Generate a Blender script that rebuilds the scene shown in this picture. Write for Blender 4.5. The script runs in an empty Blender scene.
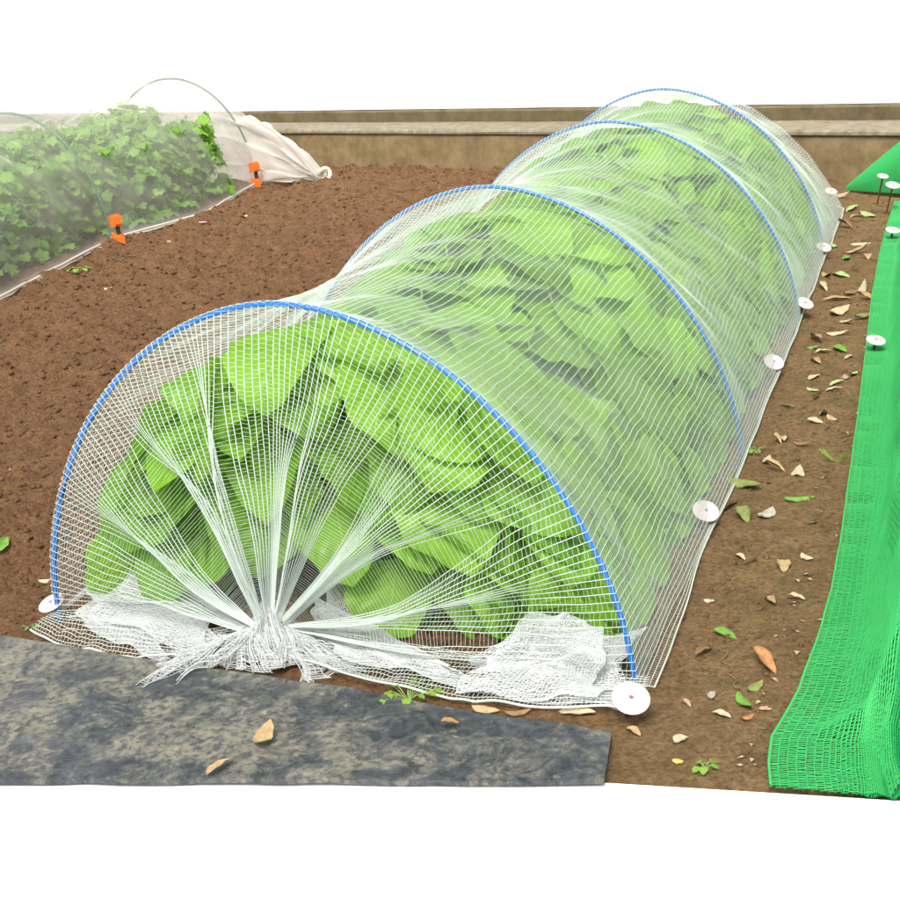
import bpy, math, random
import numpy as np
from mathutils import Vector, Matrix, Euler
random.seed(7); RNG = np.random.default_rng(7)
scene = bpy.context.scene
COL = scene.collection

# ------------------------------------------------------------------ camera
FOC, HY, ROLL, CH = 1400.8, -28.77, 0.10274, 1.25      # focal (px of 900), horizon row, roll, eye height
PITCH = math.atan((450 - HY) / FOC)
cam_d = bpy.data.cameras.new('camera'); cam = bpy.data.objects.new('camera', cam_d); COL.objects.link(cam)
cam_d.sensor_width = 36.0; cam_d.lens = 36.0 * FOC / 900.0; cam_d.clip_start = 0.05; cam_d.clip_end = 400
cam.matrix_world = Matrix.Translation((0, 0, CH)) @ Matrix.Rotation(math.pi / 2 - PITCH, 4, 'X') @ Matrix.Rotation(-ROLL, 4, 'Z')
scene.camera = cam
# ------------------------------------------------------------------ light
w = bpy.data.worlds.new('World'); scene.world = w; w.use_nodes = True
nt = w.node_tree; nt.nodes.clear()
SUN_EL, SUN_AZ = math.radians(56), math.radians(195)   # azimuth from +Y towards +X
sky = nt.nodes.new('ShaderNodeTexSky'); sky.sky_type = 'NISHITA'; sky.sun_disc = False
sky.sun_elevation = SUN_EL; sky.sun_rotation = SUN_AZ; sky.dust_density = 4.0; sky.air_density = 0.6; sky.ozone_density = 0.6
bg = nt.nodes.new('ShaderNodeBackground'); bg.inputs['Strength'].default_value = 0.15
ow = nt.nodes.new('ShaderNodeOutputWorld')
hs_ = nt.nodes.new('ShaderNodeHueSaturation'); hs_.inputs['Saturation'].default_value = .35   # overcast: greyer sky
nt.links.new(sky.outputs[0], hs_.inputs['Color']); nt.links.new(hs_.outputs[0], bg.inputs[0]); nt.links.new(bg.outputs[0], ow.inputs[0])
sun_d = bpy.data.lights.new('sun', 'SUN'); sun_d.energy = 1.5; sun_d.angle = math.radians(18); sun_d.color = (1, .97, .92)
sun = bpy.data.objects.new('sun', sun_d); COL.objects.link(sun)
sd = Vector((math.sin(SUN_AZ) * math.cos(SUN_EL), math.cos(SUN_AZ) * math.cos(SUN_EL), math.sin(SUN_EL)))
sun.rotation_euler = sd.to_track_quat('Z', 'Y').to_euler()
scene.view_settings.view_transform = 'Standard'; scene.view_settings.look = 'None'
scene.view_settings.exposure = 1.1; scene.view_settings.gamma = 1.0
scene.cycles.transparent_max_bounces = 24; scene.cycles.max_bounces = 8

# ------------------------------------------------------------------ helpers
cp, sp_, cr, sr = math.cos(PITCH), math.sin(PITCH), math.cos(ROLL), math.sin(ROLL)
def at(x, y, z=0.0):
    a, b = x - 450, -(y - 450); u = a * cr + b * sr; v = -a * sr + b * cr
    dx, dy = u / FOC, v / FOC
    d = np.array([dx, cp + sp_ * dy, -sp_ + cp * dy]); t = (z - CH) / d[2]
    return np.array([0, 0, CH]) + t * d

def tag(o, label=None, cat=None, group=None, kind=None):
    if label: o['label'] = label
    if cat: o['category'] = cat
    if group: o['group'] = group
    if kind: o['kind'] = kind
    return o
def empty(name, loc=(0, 0, 0), rz=0.0):
    o = bpy.data.objects.new(name, None); o.empty_display_size = .05; COL.objects.link(o)
    o.location = [float(c) for c in loc]; o.rotation_euler = (0, 0, rz); return o
def mesh_obj(name, V, F, mat, parent=None, smooth=False, uv=None, attr=None):
    """V (n,3), F (m,k) int array or list of lists"""
    me = bpy.data.meshes.new(name)
    V = np.asarray(V, dtype=np.float32)
    if isinstance(F, np.ndarray):
        m, k = F.shape
        me.vertices.add(len(V)); me.vertices.foreach_set('co', V.ravel())
        me.loops.add(m * k); me.loops.foreach_set('vertex_index', F.astype(np.int32).ravel())
        me.polygons.add(m); me.polygons.foreach_set('loop_start', np.arange(0, m * k, k, dtype=np.int32))
        me.update(calc_edges=True)
    else:
        me.from_pydata([tuple(map(float, v)) for v in V], [], F)
    if uv is not None:
        l = me.uv_layers.new(name='UVMap'); vi = np.empty(len(me.loops), dtype=np.int32)
        me.loops.foreach_get('vertex_index', vi)
        l.data.foreach_set('uv', np.asarray(uv, dtype=np.float32)[vi].ravel())
    if attr is not None:
        a = me.attributes.new('tone', 'FLOAT', 'POINT'); a.data.foreach_set('value', np.asarray(attr, dtype=np.float32))
    if smooth: me.polygons.foreach_set('use_smooth', np.ones(len(me.polygons), dtype=bool))
    me.materials.append(mat)
    o = bpy.data.objects.new(name, me); COL.objects.link(o)
    if parent: o.parent = parent
    return o
def tubes(P, r, n=3):
    """P (L,N,3) polylines -> V,F open tubes"""
    P = np.asarray(P, float); L, N, _ = P.shape
    T = np.gradient(P, axis=1); T /= np.linalg.norm(T, axis=2, keepdims=True) + 1e-9
    ref = np.where(np.abs(T[..., 2:3]) > .9, np.array([1., 0, 0]), np.array([0, 0, 1.]))
    A = np.cross(T, ref); A /= np.linalg.norm(A, axis=2, keepdims=True) + 1e-9
    B = np.cross(T, A)
    ang = np.arange(n) * 2 * math.pi / n
    r = np.broadcast_to(np.asarray(r, float), (L, N))[..., None, None]
    V = P[:, :, None, :] + r * (A[:, :, None, :] * np.cos(ang)[None, None, :, None] + B[:, :, None, :] * np.sin(ang)[None, None, :, None])
    idx = np.arange(L * N * n).reshape(L, N, n); nx = np.roll(idx, -1, axis=2)
    F = np.stack([idx[:, :-1], nx[:, :-1], nx[:, 1:], idx[:, 1:]], axis=-1).reshape(-1, 4)
    return V.reshape(-1, 3), F
def closed_tube(path, r, n=8):
    P = np.asarray(path, float); V, F = tubes(P[None], r if np.ndim(r) == 0 else np.asarray(r)[None], n)
    F = [list(map(int, f)) for f in F]; N = len(P)
    F.append(list(range(n))[::-1]); F.append(list(range((N - 1) * n, N * n)))
    return V, F
def join(parts):
    Vs, Fs, o = [], [], 0
    for V, F in parts:
        Vs.append(np.asarray(V, float)); Fs.append(np.asarray(F) + o); o += len(V)
    return np.concatenate(Vs), np.concatenate(Fs)
def joinl(parts):
    Vs, Fs, o = [], [], 0
    for V, F in parts:
        Vs.append(np.asarray(V, float)); Fs += [[int(i) + o for i in f] for f in F]; o += len(V)
    return np.concatenate(Vs), Fs
def box(c, s, rz=0):
    c = np.array(c, float); sx, sy, sz = np.array(s) / 2
    V = np.array([[x * sx, y * sy, z * sz] for x in (-1, 1) for y in (-1, 1) for z in (-1, 1)])
    R = np.array([[math.cos(rz), -math.sin(rz), 0], [math.sin(rz), math.cos(rz), 0], [0, 0, 1]])
    return V @ R.T + c, [[0, 1, 3, 2], [4, 6, 7, 5], [0, 4, 5, 1], [2, 3, 7, 6], [0, 2, 6, 4], [1, 5, 7, 3]]
def _h(ix, iy, seed):
    n = (ix * 374761393 + iy * 668265263 + seed * 1442695041) & 0x7fffffff
    n = ((n ^ (n >> 13)) * 1274126177) & 0x7fffffff
    return ((n ^ (n >> 16)) & 0xffff) / 65535.0
def vnoise(x, y, seed=0):
    x = np.asarray(x, float); y = np.asarray(y, float)
    ix = np.floor(x).astype(np.int64); iy = np.floor(y).astype(np.int64); fx = x - ix; fy = y - iy
    fx = fx * fx * (3 - 2 * fx); fy = fy * fy * (3 - 2 * fy)
    a = _h(ix, iy, seed); b = _h(ix + 1, iy, seed); c = _h(ix, iy + 1, seed); d = _h(ix + 1, iy + 1, seed)
    return (a * (1 - fx) + b * fx) * (1 - fy) + (c * (1 - fx) + d * fx) * fy - .5
def sstep(a, b, x):
    t = np.clip((np.asarray(x, float) - a) / (b - a), 0, 1); return t * t * (3 - 2 * t)

# ------------------------------------------------------------------ materials
class M:
    def __init__(s, name, rough=.7, spec=.3):
        s.m = bpy.data.materials.new(name); s.m.use_nodes = True; s.t = s.m.node_tree
        s.b = s.t.nodes['Principled BSDF']; s.o = s.t.nodes['Material Output']
        s.b.inputs['Roughness'].default_value = rough; s.b.inputs['Specular IOR Level'].default_value = spec
    def n(s, t, **k):
        x = s.t.nodes.new(t)
        for a, v in k.items(): setattr(x, a, v)
        return x
    def l(s, a, b): s.t.links.new(a, b)
    def coord(s, scale=(1, 1, 1), kind='Object', rot=(0, 0, 0)):
        c = s.n('ShaderNodeTexCoord'); m = s.n('ShaderNodeMapping'); m.inputs['Scale'].default_value = scale; m.inputs['Rotation'].default_value = rot
        s.l(c.outputs[kind], m.inputs[0]); return m.outputs[0]
    def noise(s, v, sc, det=4, rough=.6, dist=0):
        x = s.n('ShaderNodeTexNoise'); x.inputs['Scale'].default_value = sc; x.inputs['Detail'].default_value = det
        x.inputs['Roughness'].default_value = rough; x.inputs['Distortion'].default_value = dist
        s.l(v, x.inputs['Vector']); return x.outputs['Fac']
    def ramp(s, f, stops):
        r = s.n('ShaderNodeValToRGB'); e = r.color_ramp.elements
        while len(e) < len(stops): e.new(.5)
        for i, (p, c) in enumerate(stops): e[i].position = p; e[i].color = (*c, 1) if len(c) == 3 else c
        s.l(f, r.inputs[0]); return r.outputs['Color']
    def mix(s, f, a, b, mode='MIX'):
        x = s.n('ShaderNodeMix', data_type='RGBA', blend_type=mode)
        for i, v in ((0, f), (6, a), (7, b)):
            if hasattr(v, 'type') and not isinstance(v, (tuple, float, int)): s.l(v, x.inputs[i])
            else: x.inputs[i].default_value = v if not isinstance(v, tuple) else (*v, 1)
        return x.outputs[2]
    def math(s, op, a, b=0.0, clamp=False):
        x = s.n('ShaderNodeMath', operation=op, use_clamp=clamp)
        for i, v in ((0, a), (1, b)):
            if isinstance(v, (int, float)): x.inputs[i].default_value = v
            else: s.l(v, x.inputs[i])
        return x.outputs[0]
    def base(s, c):
        if isinstance(c, tuple): s.b.inputs['Base Color'].default_value = (*c, 1)
        else: s.l(c, s.b.inputs['Base Color'])
        return s
    def bump(s, f, st=.3, d=.01):
        b = s.n('ShaderNodeBump'); b.inputs['Strength'].default_value = st; b.inputs['Distance'].default_value = d
        s.l(f, b.inputs['Height']); s.l(b.outputs[0], s.b.inputs['Normal']); return s
    def translucent(s, col, fac):
        tr = s.n('ShaderNodeBsdfTranslucent'); mx = s.n('ShaderNodeMixShader')
        if isinstance(col, tuple): tr.inputs[0].default_value = (*col, 1)
        else: s.l(col, tr.inputs[0])
        mx.inputs[0].default_value = fac
        s.l(s.b.outputs[0], mx.inputs[1]); s.l(tr.outputs[0], mx.inputs[2]); s.l(mx.outputs[0], s.o.inputs[0]); s.last = mx.outputs[0]; return s

def plain(name, c, rough=.6, spec=.3, var=.12, sc=30):
    m = M(name, rough, spec); v = m.coord()
    f = m.noise(v, sc)
    m.base(m.ramp(f, [(.3, tuple(x * (1 - var) for x in c)), (.7, tuple(min(1, x * (1 + var)) for x in c))])); return m

def soil_mat():
    m = M('soil', .9, .15); v = m.coord()
    fine = m.noise(v, 90, 6, .75); mid = m.noise(v, 14, 5, .65); big = m.noise(v, 1.7, 4, .6)
    till = m.ramp(fine, [(.28, (.050, .023, .010)), (.5, (.225, .120, .056)), (.70, (.34, .20, .10))])
    path = m.ramp(fine, [(.28, (.12, .070, .030)), (.48, (.275, .172, .075)), (.70, (.42, .29, .15))])
    # bed side / path side split along the tunnel's right edge
    sx = m.n('ShaderNodeSeparateXYZ'); m.l(v, sx.inputs[0])
    d = m.math('SUBTRACT', m.math('MULTIPLY', sx.outputs[0], .932), m.math('MULTIPLY', sx.outputs[1], .3615))
    d = m.math('ADD', d, m.math('MULTIPLY', m.math('SUBTRACT', mid, .5), .25))
    f = m.math('MULTIPLY', m.math('ADD', d, .75), 3.0, True)
    c = m.mix(f, till, path)
    c = m.mix(m.math('MULTIPLY', m.ramp(mid, [(.42, (0, 0, 0)), (.62, (1, 1, 1))]), .35), c, (.07, .036, .014))
    moss = m.ramp(m.noise(v, 5, 5, .7), [(.55, (0, 0, 0)), (.7, (1, 1, 1))])
    c = m.mix(m.math('MULTIPLY', m.math('MULTIPLY', moss, f), .5), c, (.15, .15, .05))
    c = m.mix(m.math('MULTIPLY', m.ramp(big, [(.45, (0, 0, 0)), (.65, (1, 1, 1))]), .25), c, (.20, .12, .055))
    m.base(c)
    m.bump(m.math('ADD', fine, m.math('MULTIPLY', mid, .9)), 1.0, .022); return m.m
MS = soil_mat()
def clod_mat():
    m = M('clod_soil', .95, .1); v = m.coord()
    f = m.noise(v, 60, 5, .7); g = m.noise(v, 9, 3)
    c = m.ramp(f, [(.3, (.055, .027, .012)), (.5, (.155, .085, .040)), (.75, (.30, .19, .10))])
    m.base(m.mix(m.math('MULTIPLY', g, .5), c, (.12, .065, .026))); m.bump(f, .5, .005); return m.m
MCL = clod_mat()
def concrete(name, a, b, sc=7, rough=.85, dark=(.12, .09, .05), df=.4):
    m = M(name, rough, .2); v = m.coord()
    f = m.noise(v, sc, 7, .7); g = m.noise(v, 55, 4, .7); k = m.noise(v, 2.3, 5, .7, 1.0)
    c = m.ramp(f, [(.35, a), (.65, b)])
    c = m.mix(m.math('MULTIPLY', m.ramp(k, [(.48, (0, 0, 0)), (.66, (1, 1, 1))]), df), c, dark)
    c = m.mix(m.math('MULTIPLY', m.ramp(g, [(.3, (1, 1, 1)), (.45, (0, 0, 0))]), .3), c, tuple(x * .5 for x in a))
    m.base(c); m.bump(g, .35, .004); return m.m
MC_BASE = concrete('brown_concrete', (.15, .105, .048), (.26, .19, .095))
MC_LEDGE = concrete('ledge_concrete', (.15, .13, .085), (.27, .24, .165), 20, df=.3)
MC_TOP = concrete('dark_concrete', (.09, .07, .036), (.15, .12, .065), df=.2)
MC_WHITE = concrete('white_render', (.78, .78, .76), (.84, .84, .82), 4, dark=(.72, .72, .70), df=.2)
MC_PAVE = concrete('pale_paving', (.62, .62, .60), (.74, .74, .72), 9, dark=(.5, .5, .46), df=.25)

def mat_board():
    m = M('black_sheet', .42, .45); v = m.coord()
    f = m.noise(v, 9, 8, .72, .8); g = m.noise(v, 70, 5, .7); k = m.noise(v, 26, 6, .7, 1.2)
    c = m.ramp(k, [(.3, (.010, .012, .016)), (.5, (.036, .041, .047)), (.75, (.092, .100, .104))])
    st = m.math('MULTIPLY', m.ramp(m.math('ADD', m.math('MULTIPLY', f, .6), m.math('MULTIPLY', m.noise(v, 2.6, 4, .6), .4)), [(.46, (0, 0, 0)), (.55, (1, 1, 1))]), m.ramp(g, [(.40, (.15, .15, .15)), (.56, (1, 1, 1))]))
    c = m.mix(m.math('MULTIPLY', st, .62), c, (.25, .23, .165))
    st2 = m.ramp(m.noise(v, 30, 6, .75), [(.60, (0, 0, 0)), (.70, (1, 1, 1))])
    c = m.mix(m.math('MULTIPLY', st2, .55), c, (.33, .28, .19))
    m.base(c)
    m.l(m.ramp(f, [(.4, (.3, .3, .3)), (.65, (.8, .8, .8))]), m.b.inputs['Roughness'])
    m.bump(m.math('ADD', g, f), .35, .006); return m.m
MB = mat_board()
def net_mat(name, col, tr=.35, clear=0.0):
    m = M(name, .45, .4); m.base(col); m.translucent(col, tr)
    if clear:                                   # half-clear plastic thread
        t_ = m.n('ShaderNodeBsdfTransparent'); x = m.n('ShaderNodeMixShader'); x.inputs[0].default_value = clear
        m.l(m.last, x.inputs[1]); m.l(t_.outputs[0], x.inputs[2]); m.l(x.outputs[0], m.o.inputs[0])
    return m.m
MNET = net_mat('white_thread_green_cast', (.84, .90, .85), .5, .16)  # white thread; the mint cast paints in green light bleeding from the leaves
MNETD = net_mat('white_thread_folded', (.80, .82, .81), .45, .12)
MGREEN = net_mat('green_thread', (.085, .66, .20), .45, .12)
MGREEN2 = net_mat('green_thread_under_shaded', (.02, .42, .11), .35, .1)  # same net as above; darker green paints the shade inside the double layer
MBLUE = plain('blue_plastic', (.012, .14, .44), .3, .5, .06).m
MGH = plain('green_hoop_plastic', (.05, .14, .09), .4, .4, .1).m
def disc_mat():
    m = M('pale_pink_plastic', .38, .45); v = m.coord(); g = m.noise(v, 45, 6, .75); k = m.noise(v, 16, 4, .6)
    c = m.mix(m.math('MULTIPLY', m.ramp(g, [(.50, (0, 0, 0)), (.68, (1, 1, 1))]), .45), (.55, .46, .48), (.36, .26, .19))
    m.base(m.mix(m.math('MULTIPLY', m.ramp(k, [(.56, (0, 0, 0)), (.70, (1, 1, 1))]), .5), c, (.40, .27, .24))); return m.m
MDISC = disc_mat()
MSTK = plain('pink_stake', (.45, .13, .15), .45, .4, .2).m
MSTKB = plain('brown_stake', (.40, .17, .09), .6, .3, .2).m
MORANGE = plain('orange_plastic', (.85, .16, .02), .4, .5, .08).m
MDIRT = plain('dirt_mark', (.30, .10, .09), .8, .1, .3).m

def leaf_mat(name, dark, light, vein, tr=.35, rough=.42, vn=7.0):
    m = M(name, rough, .35)
    uvn = m.n('ShaderNodeUVMap'); uvn.uv_map = 'UVMap'
    s = m.n('ShaderNodeSeparateXYZ'); m.l(uvn.outputs[0], s.inputs[0])
    u, v = s.outputs[0], s.outputs[1]
    av = m.math('ABSOLUTE', m.math('SUBTRACT', v, .5))
    mid = m.math('SUBTRACT', 1.0, m.math('MULTIPLY', av, 45.0), True)
    ph = m.math('FRACT', m.math('SUBTRACT', m.math('MULTIPLY', u, vn), m.math('MULTIPLY', av, vn * .75)))
    sv = m.math('SUBTRACT', 1.0, m.math('MULTIPLY', m.math('ABSOLUTE', m.math('SUBTRACT', ph, .5)), 11.0), True)
    vv = m.math('MAXIMUM', mid, m.math('MULTIPLY', sv, .55))
    at_ = m.n('ShaderNodeAttribute'); at_.attribute_name = 'tone'
    nz = m.noise(m.coord(), 40, 4, .6)
    t = m.math('ADD', m.math('MULTIPLY', at_.outputs['Fac'], .75), m.math('MULTIPLY', nz, .3), True)
    c = m.ramp(t, [(.1, dark), (.9, light)])
    c = m.mix(m.math('MULTIPLY', vv, .7), c, vein)
    m.base(c)
    quilt = m.math('ABSOLUTE', m.math('SUBTRACT', ph, .5))
    m.bump(m.math('ADD', m.math('MULTIPLY', vv, -1.0), m.math('MULTIPLY', m.math('SUBTRACT', 1.0, quilt), 1.5)), .5, .006)
    tc = m.mix(.5, c, light)
    m.translucent(tc, tr); return m.m
MLEAF = leaf_mat('broad_leaf', (.105, .265, .013), (.285, .56, .038), (.44, .64, .18), .48)
MLEAF2 = leaf_mat('lobed_leaf', (.11, .27, .03), (.30, .55, .08), (.40, .58, .16), .45, vn=4)
MSTEM = plain('pale_stem', (.22, .34, .10), .5, .3, .15).m
def dead(name, c, var=.3):
    m = M(name, .75, .2); v = m.coord(); f = m.noise(v, 80, 5, .7)
    uvn = m.n('ShaderNodeUVMap'); uvn.uv_map = 'UVMap'
    s = m.n('ShaderNodeSeparateXYZ'); m.l(uvn.outputs[0], s.inputs[0])
    mid = m.math('SUBTRACT', 1.0, m.math('MULTIPLY', m.math('ABSOLUTE', m.math('SUBTRACT', s.outputs[1], .5)), 30.0), True)
    cc = m.ramp(f, [(.3, tuple(x * (1 - var) for x in c)), (.7, tuple(min(1, x * (1 + var)) for x in c))])
    m.base(m.mix(m.math('MULTIPLY', mid, .4), cc, tuple(x * .6 for x in c))); m.bump(f, .4, .002); return m.m
DC = dict(cream=(.42, .35, .22), tan=(.36, .25, .13), brown=(.20, .12, .06), orange=(.34, .17, .07), grey=(.33, .31, .24),
          olive=(.17, .20, .06), green=(.12, .25, .04), palegreen=(.30, .40, .16), pink=(.36, .23, .16), yellow=(.55, .38, .08), dark=(.09, .05, .025))
DM = {k: dead('dry_leaf_' + k, v) for k, v in DC.items()}

# ------------------------------------------------------------------ ground (one sheet to the horizon)
PA = at(606, 785); PDIR = (at(900, 803) - PA)[:2]; PDIR /= np.linalg.norm(PDIR); PN = np.array([-PDIR[1], PDIR[0]])
def pave_d(x, y): return (x - PA[0]) * PN[0] + (y - PA[1]) * PN[1]          # >0 = soil side
BA, BB = at(-70, 632)[:2], at(612, 741)[:2]; BD = (BB - BA) / np.linalg.norm(BB - BA); BN = np.array([-BD[1], BD[0]])
def board_d(x, y):                                                          # >0 behind the black sheet
    d = (x - BA[0]) * BN[0] + (y - BA[1]) * BN[1]; a = (x - BB[0]) * BD[0] + (y - BB[1]) * BD[1]
    return np.maximum(d, a)
def till_f(x, y): return 1 - sstep(-.75, -.40, .932 * x - .3615 * y)
def gz(x, y):
    x = np.asarray(x, float); y = np.asarray(y, float)
    t = till_f(x, y)
    ca, sa = math.cos(math.radians(62)), math.sin(math.radians(62))
    across = -x * sa + y * ca; along = x * ca + y * sa
    z = t * (.016 * np.sin(across * 2 * math.pi / .22 + 2.0 * vnoise(along * 1.2, across * 2, 3)) + .035 * vnoise(x * 3, y * 3, 11)
             + .030 * vnoise(x * 9, y * 9, 1) + .034 * np.abs(vnoise(x * 20, y * 20, 2)) + .024 * vnoise(x * 38, y * 38, 4))
    z = z + (1 - t) * (.020 * vnoise(x * 3, y * 3, 5) + .014 * vnoise(x * 11, y * 11, 6) + .006 * vnoise(x * 40, y * 40, 8) - .01)
    k = sstep(.0, .35, pave_d(x, y)); near = sstep(-.03, .03, pave_d(x, y))
    z = z * (.25 + .75 * k); kb = sstep(-.02, .30, board_d(x, y)); z = z * (.06 + .94 * kb) - .004 * (1 - kb)
    return z * near - .06 * (1 - near)
def grid_sheet(x0, x1, y0, y1, st):
    nx = int((x1 - x0) / st) + 1; ny = int((y1 - y0) / st) + 1
    X, Y = np.meshgrid(np.linspace(x0, x1, nx), np.linspace(y0, y1, ny), indexing='ij')
    return X, Y
xs = np.concatenate([[-120, -60, -30, -15, -8, -5], np.arange(-3.4, 3.6, .0135), [5, 8, 15, 30, 60, 120]])
ys = np.concatenate([[-60, -20, -5, 0, 1.2], np.arange(1.7, 10.6, .0145), [12, 16, 30, 60, 150]])
X, Y = np.meshgrid(xs, ys, indexing='ij'); Z = gz(X, Y)
nx, ny = X.shape; idx = np.arange(nx * ny).reshape(nx, ny)
F = np.stack([idx[:-1, :-1], idx[1:, :-1], idx[1:, 1:], idx[:-1, 1:]], -1).reshape(-1, 4)
ground = mesh_obj('ground', np.stack([X, Y, Z], -1).reshape(-1, 3), F, MS, smooth=True); tag(ground, kind='structure')
# pale paving at the front
def slab(name, a0, a1, b0, b1, z, th, mat):
    c = [PA[:2] + PDIR * a + PN * b for a, b in ((a0, b0), (a1, b0), (a1, b1), (a0, b1))]
    V = [[*p, z - th] for p in c] + [[*p, z] for p in c]
    return mesh_obj(name, V, [[3, 2, 1, 0], [4, 5, 6, 7], [0, 1, 5, 4], [1, 2, 6, 5], [2, 3, 7, 6], [3, 0, 4, 7]], mat)
tag(slab('paving', -8, 8, -6, 0, .004, .08, MC_PAVE), kind='structure')

# soil crumbs
def crumbs(n, region, size, seed):
    rg = np.random.default_rng(seed)
    ico = np.array([[0, 0, 1], [.9, 0, .4], [.28, .85, .4], [-.72, .53, .4], [-.72, -.53, .4], [.28, -.85, .4], [.72, .53, -.4], [-.28, .85, -.4], [-.9, 0, -.4], [-.28, -.85, -.4], [.72, -.53, -.4], [0, 0, -1]])
    fi = np.array([[0, 1, 2], [0, 2, 3], [0, 3, 4], [0, 4, 5], [0, 5, 1], [1, 6, 2], [2, 7, 3], [3, 8, 4], [4, 9, 5], [5, 10, 1], [2, 6, 7], [3, 7, 8], [4, 8, 9], [5, 9, 10], [1, 10, 6], [6, 11, 7], [7, 11, 8], [8, 11, 9], [9, 11, 10], [10, 11, 6]])
    x, y = region(rg, n); keep = (pave_d(x, y) > .05) & (board_d(x, y) > .02); size_k = .35 + .65 * sstep(0, .4, board_d(x, y))[keep]; x, y = x[keep], y[keep]; n = len(x)
    s = size[0] + (size[1] - size[0]) * rg.random(n) ** 4; s = s * size_k
    z = gz(x, y)
    V = ico[None] * (1 + .9 * (rg.random((n, 12, 1)) - .5)) * s[:, None, None] * (np.array([1, 1, .75])[None, None] * (1 + .3 * (rg.random((n, 1, 3)) - .5)))
    V = V + np.stack([x, y, z + .25 * s], -1)[:, None]
    return V.reshape(-1, 3), (fi[None] + 12 * np.arange(n)[:, None, None]).reshape(-1, 3)
def regL(rg, n):
    y = 2.0 + 8 * rg.random(n) ** 1.3; x = -3.2 + 4.3 * rg.random(n)
    k = till_f(x, y) > .4 ; return x[k], y[k]
def regR(rg, n):
    d = 1.9 + 5.5 * rg.random(n) ** 1.4; x = -.55 + d * .388 + .95 * rg.random(n) ; return x, d
V, F = join([crumbs(60000, regL, (.0018, .012), 1), crumbs(14000, regR, (.0010, .007), 2)])
cr_o = mesh_obj('soil_crumbs', V, F, MS); tag(cr_o, 'loose brown soil crumbs scattered over the tilled bed and path', 'soil', kind='stuff')

# ------------------------------------------------------------------ wall behind the beds
wa, wb = at(330, 167)[:2], at(845, 181)[:2]
wd = (wb - wa) / np.linalg.norm(wb - wa); wn = np.array([-wd[1], wd[0]]);
if wn[1] < 0: wn = -wn
def wallbox(name, d0, d1, z0, z1, mat, par, lip=0):
    c = [wa + wd * a + wn * b for a, b in ((-14, d0), (12, d0), (12, d1), (-14, d1))]
    n = 90; V = []; F = []
    for i in range(n + 1):
        p = wa + wd * (-14 + 26 * i / n)
        e = .006 * math.sin(i * 2.3) + .004 * math.sin(i * 5.1)
        for b, z in ((d0, z0), (d0 + e * .3, z1 - .012), (d0 + .012, z1 + e * .4), (d1, z1 + e * .2), (d1, z0)):
            q = p + wn * b; V.append([*q, z])
    for i in range(n):
        for k in range(5):
            F.append([i * 5 + k, (i + 1) * 5 + k, (i + 1) * 5 + (k + 1) % 5, i * 5 + (k + 1) % 5])
    F.append([0, 1, 2, 3, 4]); F.append([n * 5 + 4, n * 5 + 3, n * 5 + 2, n * 5 + 1, n * 5])
    return mesh_obj(name, V, F, mat, par)
wall = empty('concrete_wall', (0, 0, 0)); tag(wall, 'long brown concrete wall with a pale weathered ledge behind the beds', 'wall')
wallbox('base_course', 0, .35, -.1, .235, MC_BASE, wall)
wallbox('ledge', -.012, .352, .238, .265, MC_LEDGE, wall)
wallbox('upper_course', .355, .62, -.1, .345, MC_TOP, wall)
wallbox('rendered_face', .395, .60, .348, 3.6, MC_WHITE, wall)

# ------------------------------------------------------------------ main tunnel geometry
S_ = CH / 1.5
FEET = np.array([[.3451, 2.6891], [.8952, 4.0683], [1.4808, 5.5915], [1.9147, 6.7407], [2.44, 8.12]]) * S_
LEAN = np.array([.0433, .089, .0194, .0437, .04])
W2 = np.array([-1.4077, .6755]) * S_; HH = .8372 * S_; EX = 1.8602
DD = np.concatenate([[0], np.cumsum(np.linalg.norm(np.diff(FEET, axis=0), axis=1))])
AX = (FEET[4] - FEET[0]) / np.linalg.norm(FEET[4] - FEET[0])
def cross(d, th, scale=1.0, wscale=1.0):
    d, th = np.broadcast_arrays(np.asarray(d, float), np.asarray(th, float))
    R = np.stack([np.interp(d, DD, FEET[:, i]) for i in (0, 1)], -1)
    over = np.where(d < 0, d, np.where(d > DD[-1], d - DD[-1], 0))[..., None]; R = R + AX * over
    ln = np.interp(d, DD, LEAN)
    cx = np.sign(np.cos(th)) * np.abs(np.cos(th)) ** (2 / EX); sz = np.clip(np.sin(th), 0, 1) ** (2 / EX)
    C = R + W2 / 2
    P = C - W2 / 2 * (cx * wscale)[..., None] if np.ndim(wscale) else C - W2 / 2 * (cx * wscale)[..., None]
    z = HH * sz * scale
    return np.stack([P[..., 0], P[..., 1] + ln * z, z], -1)
for k, (nm) in enumerate(['blue hoop framing the tied front end of the white net tunnel',
                          'second blue hoop from the tied front end, arching over the broad leaves',
                          'third blue hoop from the tied front end, its right foot by a pale disc',
                          'farthest blue hoop in the white net tunnel, near the concrete wall']):
    th = np.linspace(0, math.pi, 61); P = cross(np.full(61, DD[k]), th)
    foot = P[0].copy(); P = np.vstack([P[0] - [0, 0, .08], P, P[-1] - [0, 0, .08]])
    V, F = closed_tube(P, .0052, 10)
    o = mesh_obj('tunnel_hoop', V - foot, F, MBLUE, smooth=True); o.location = foot.tolist()
    tag(o, nm, 'hoop', 'blue hoops under the white net')

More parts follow.
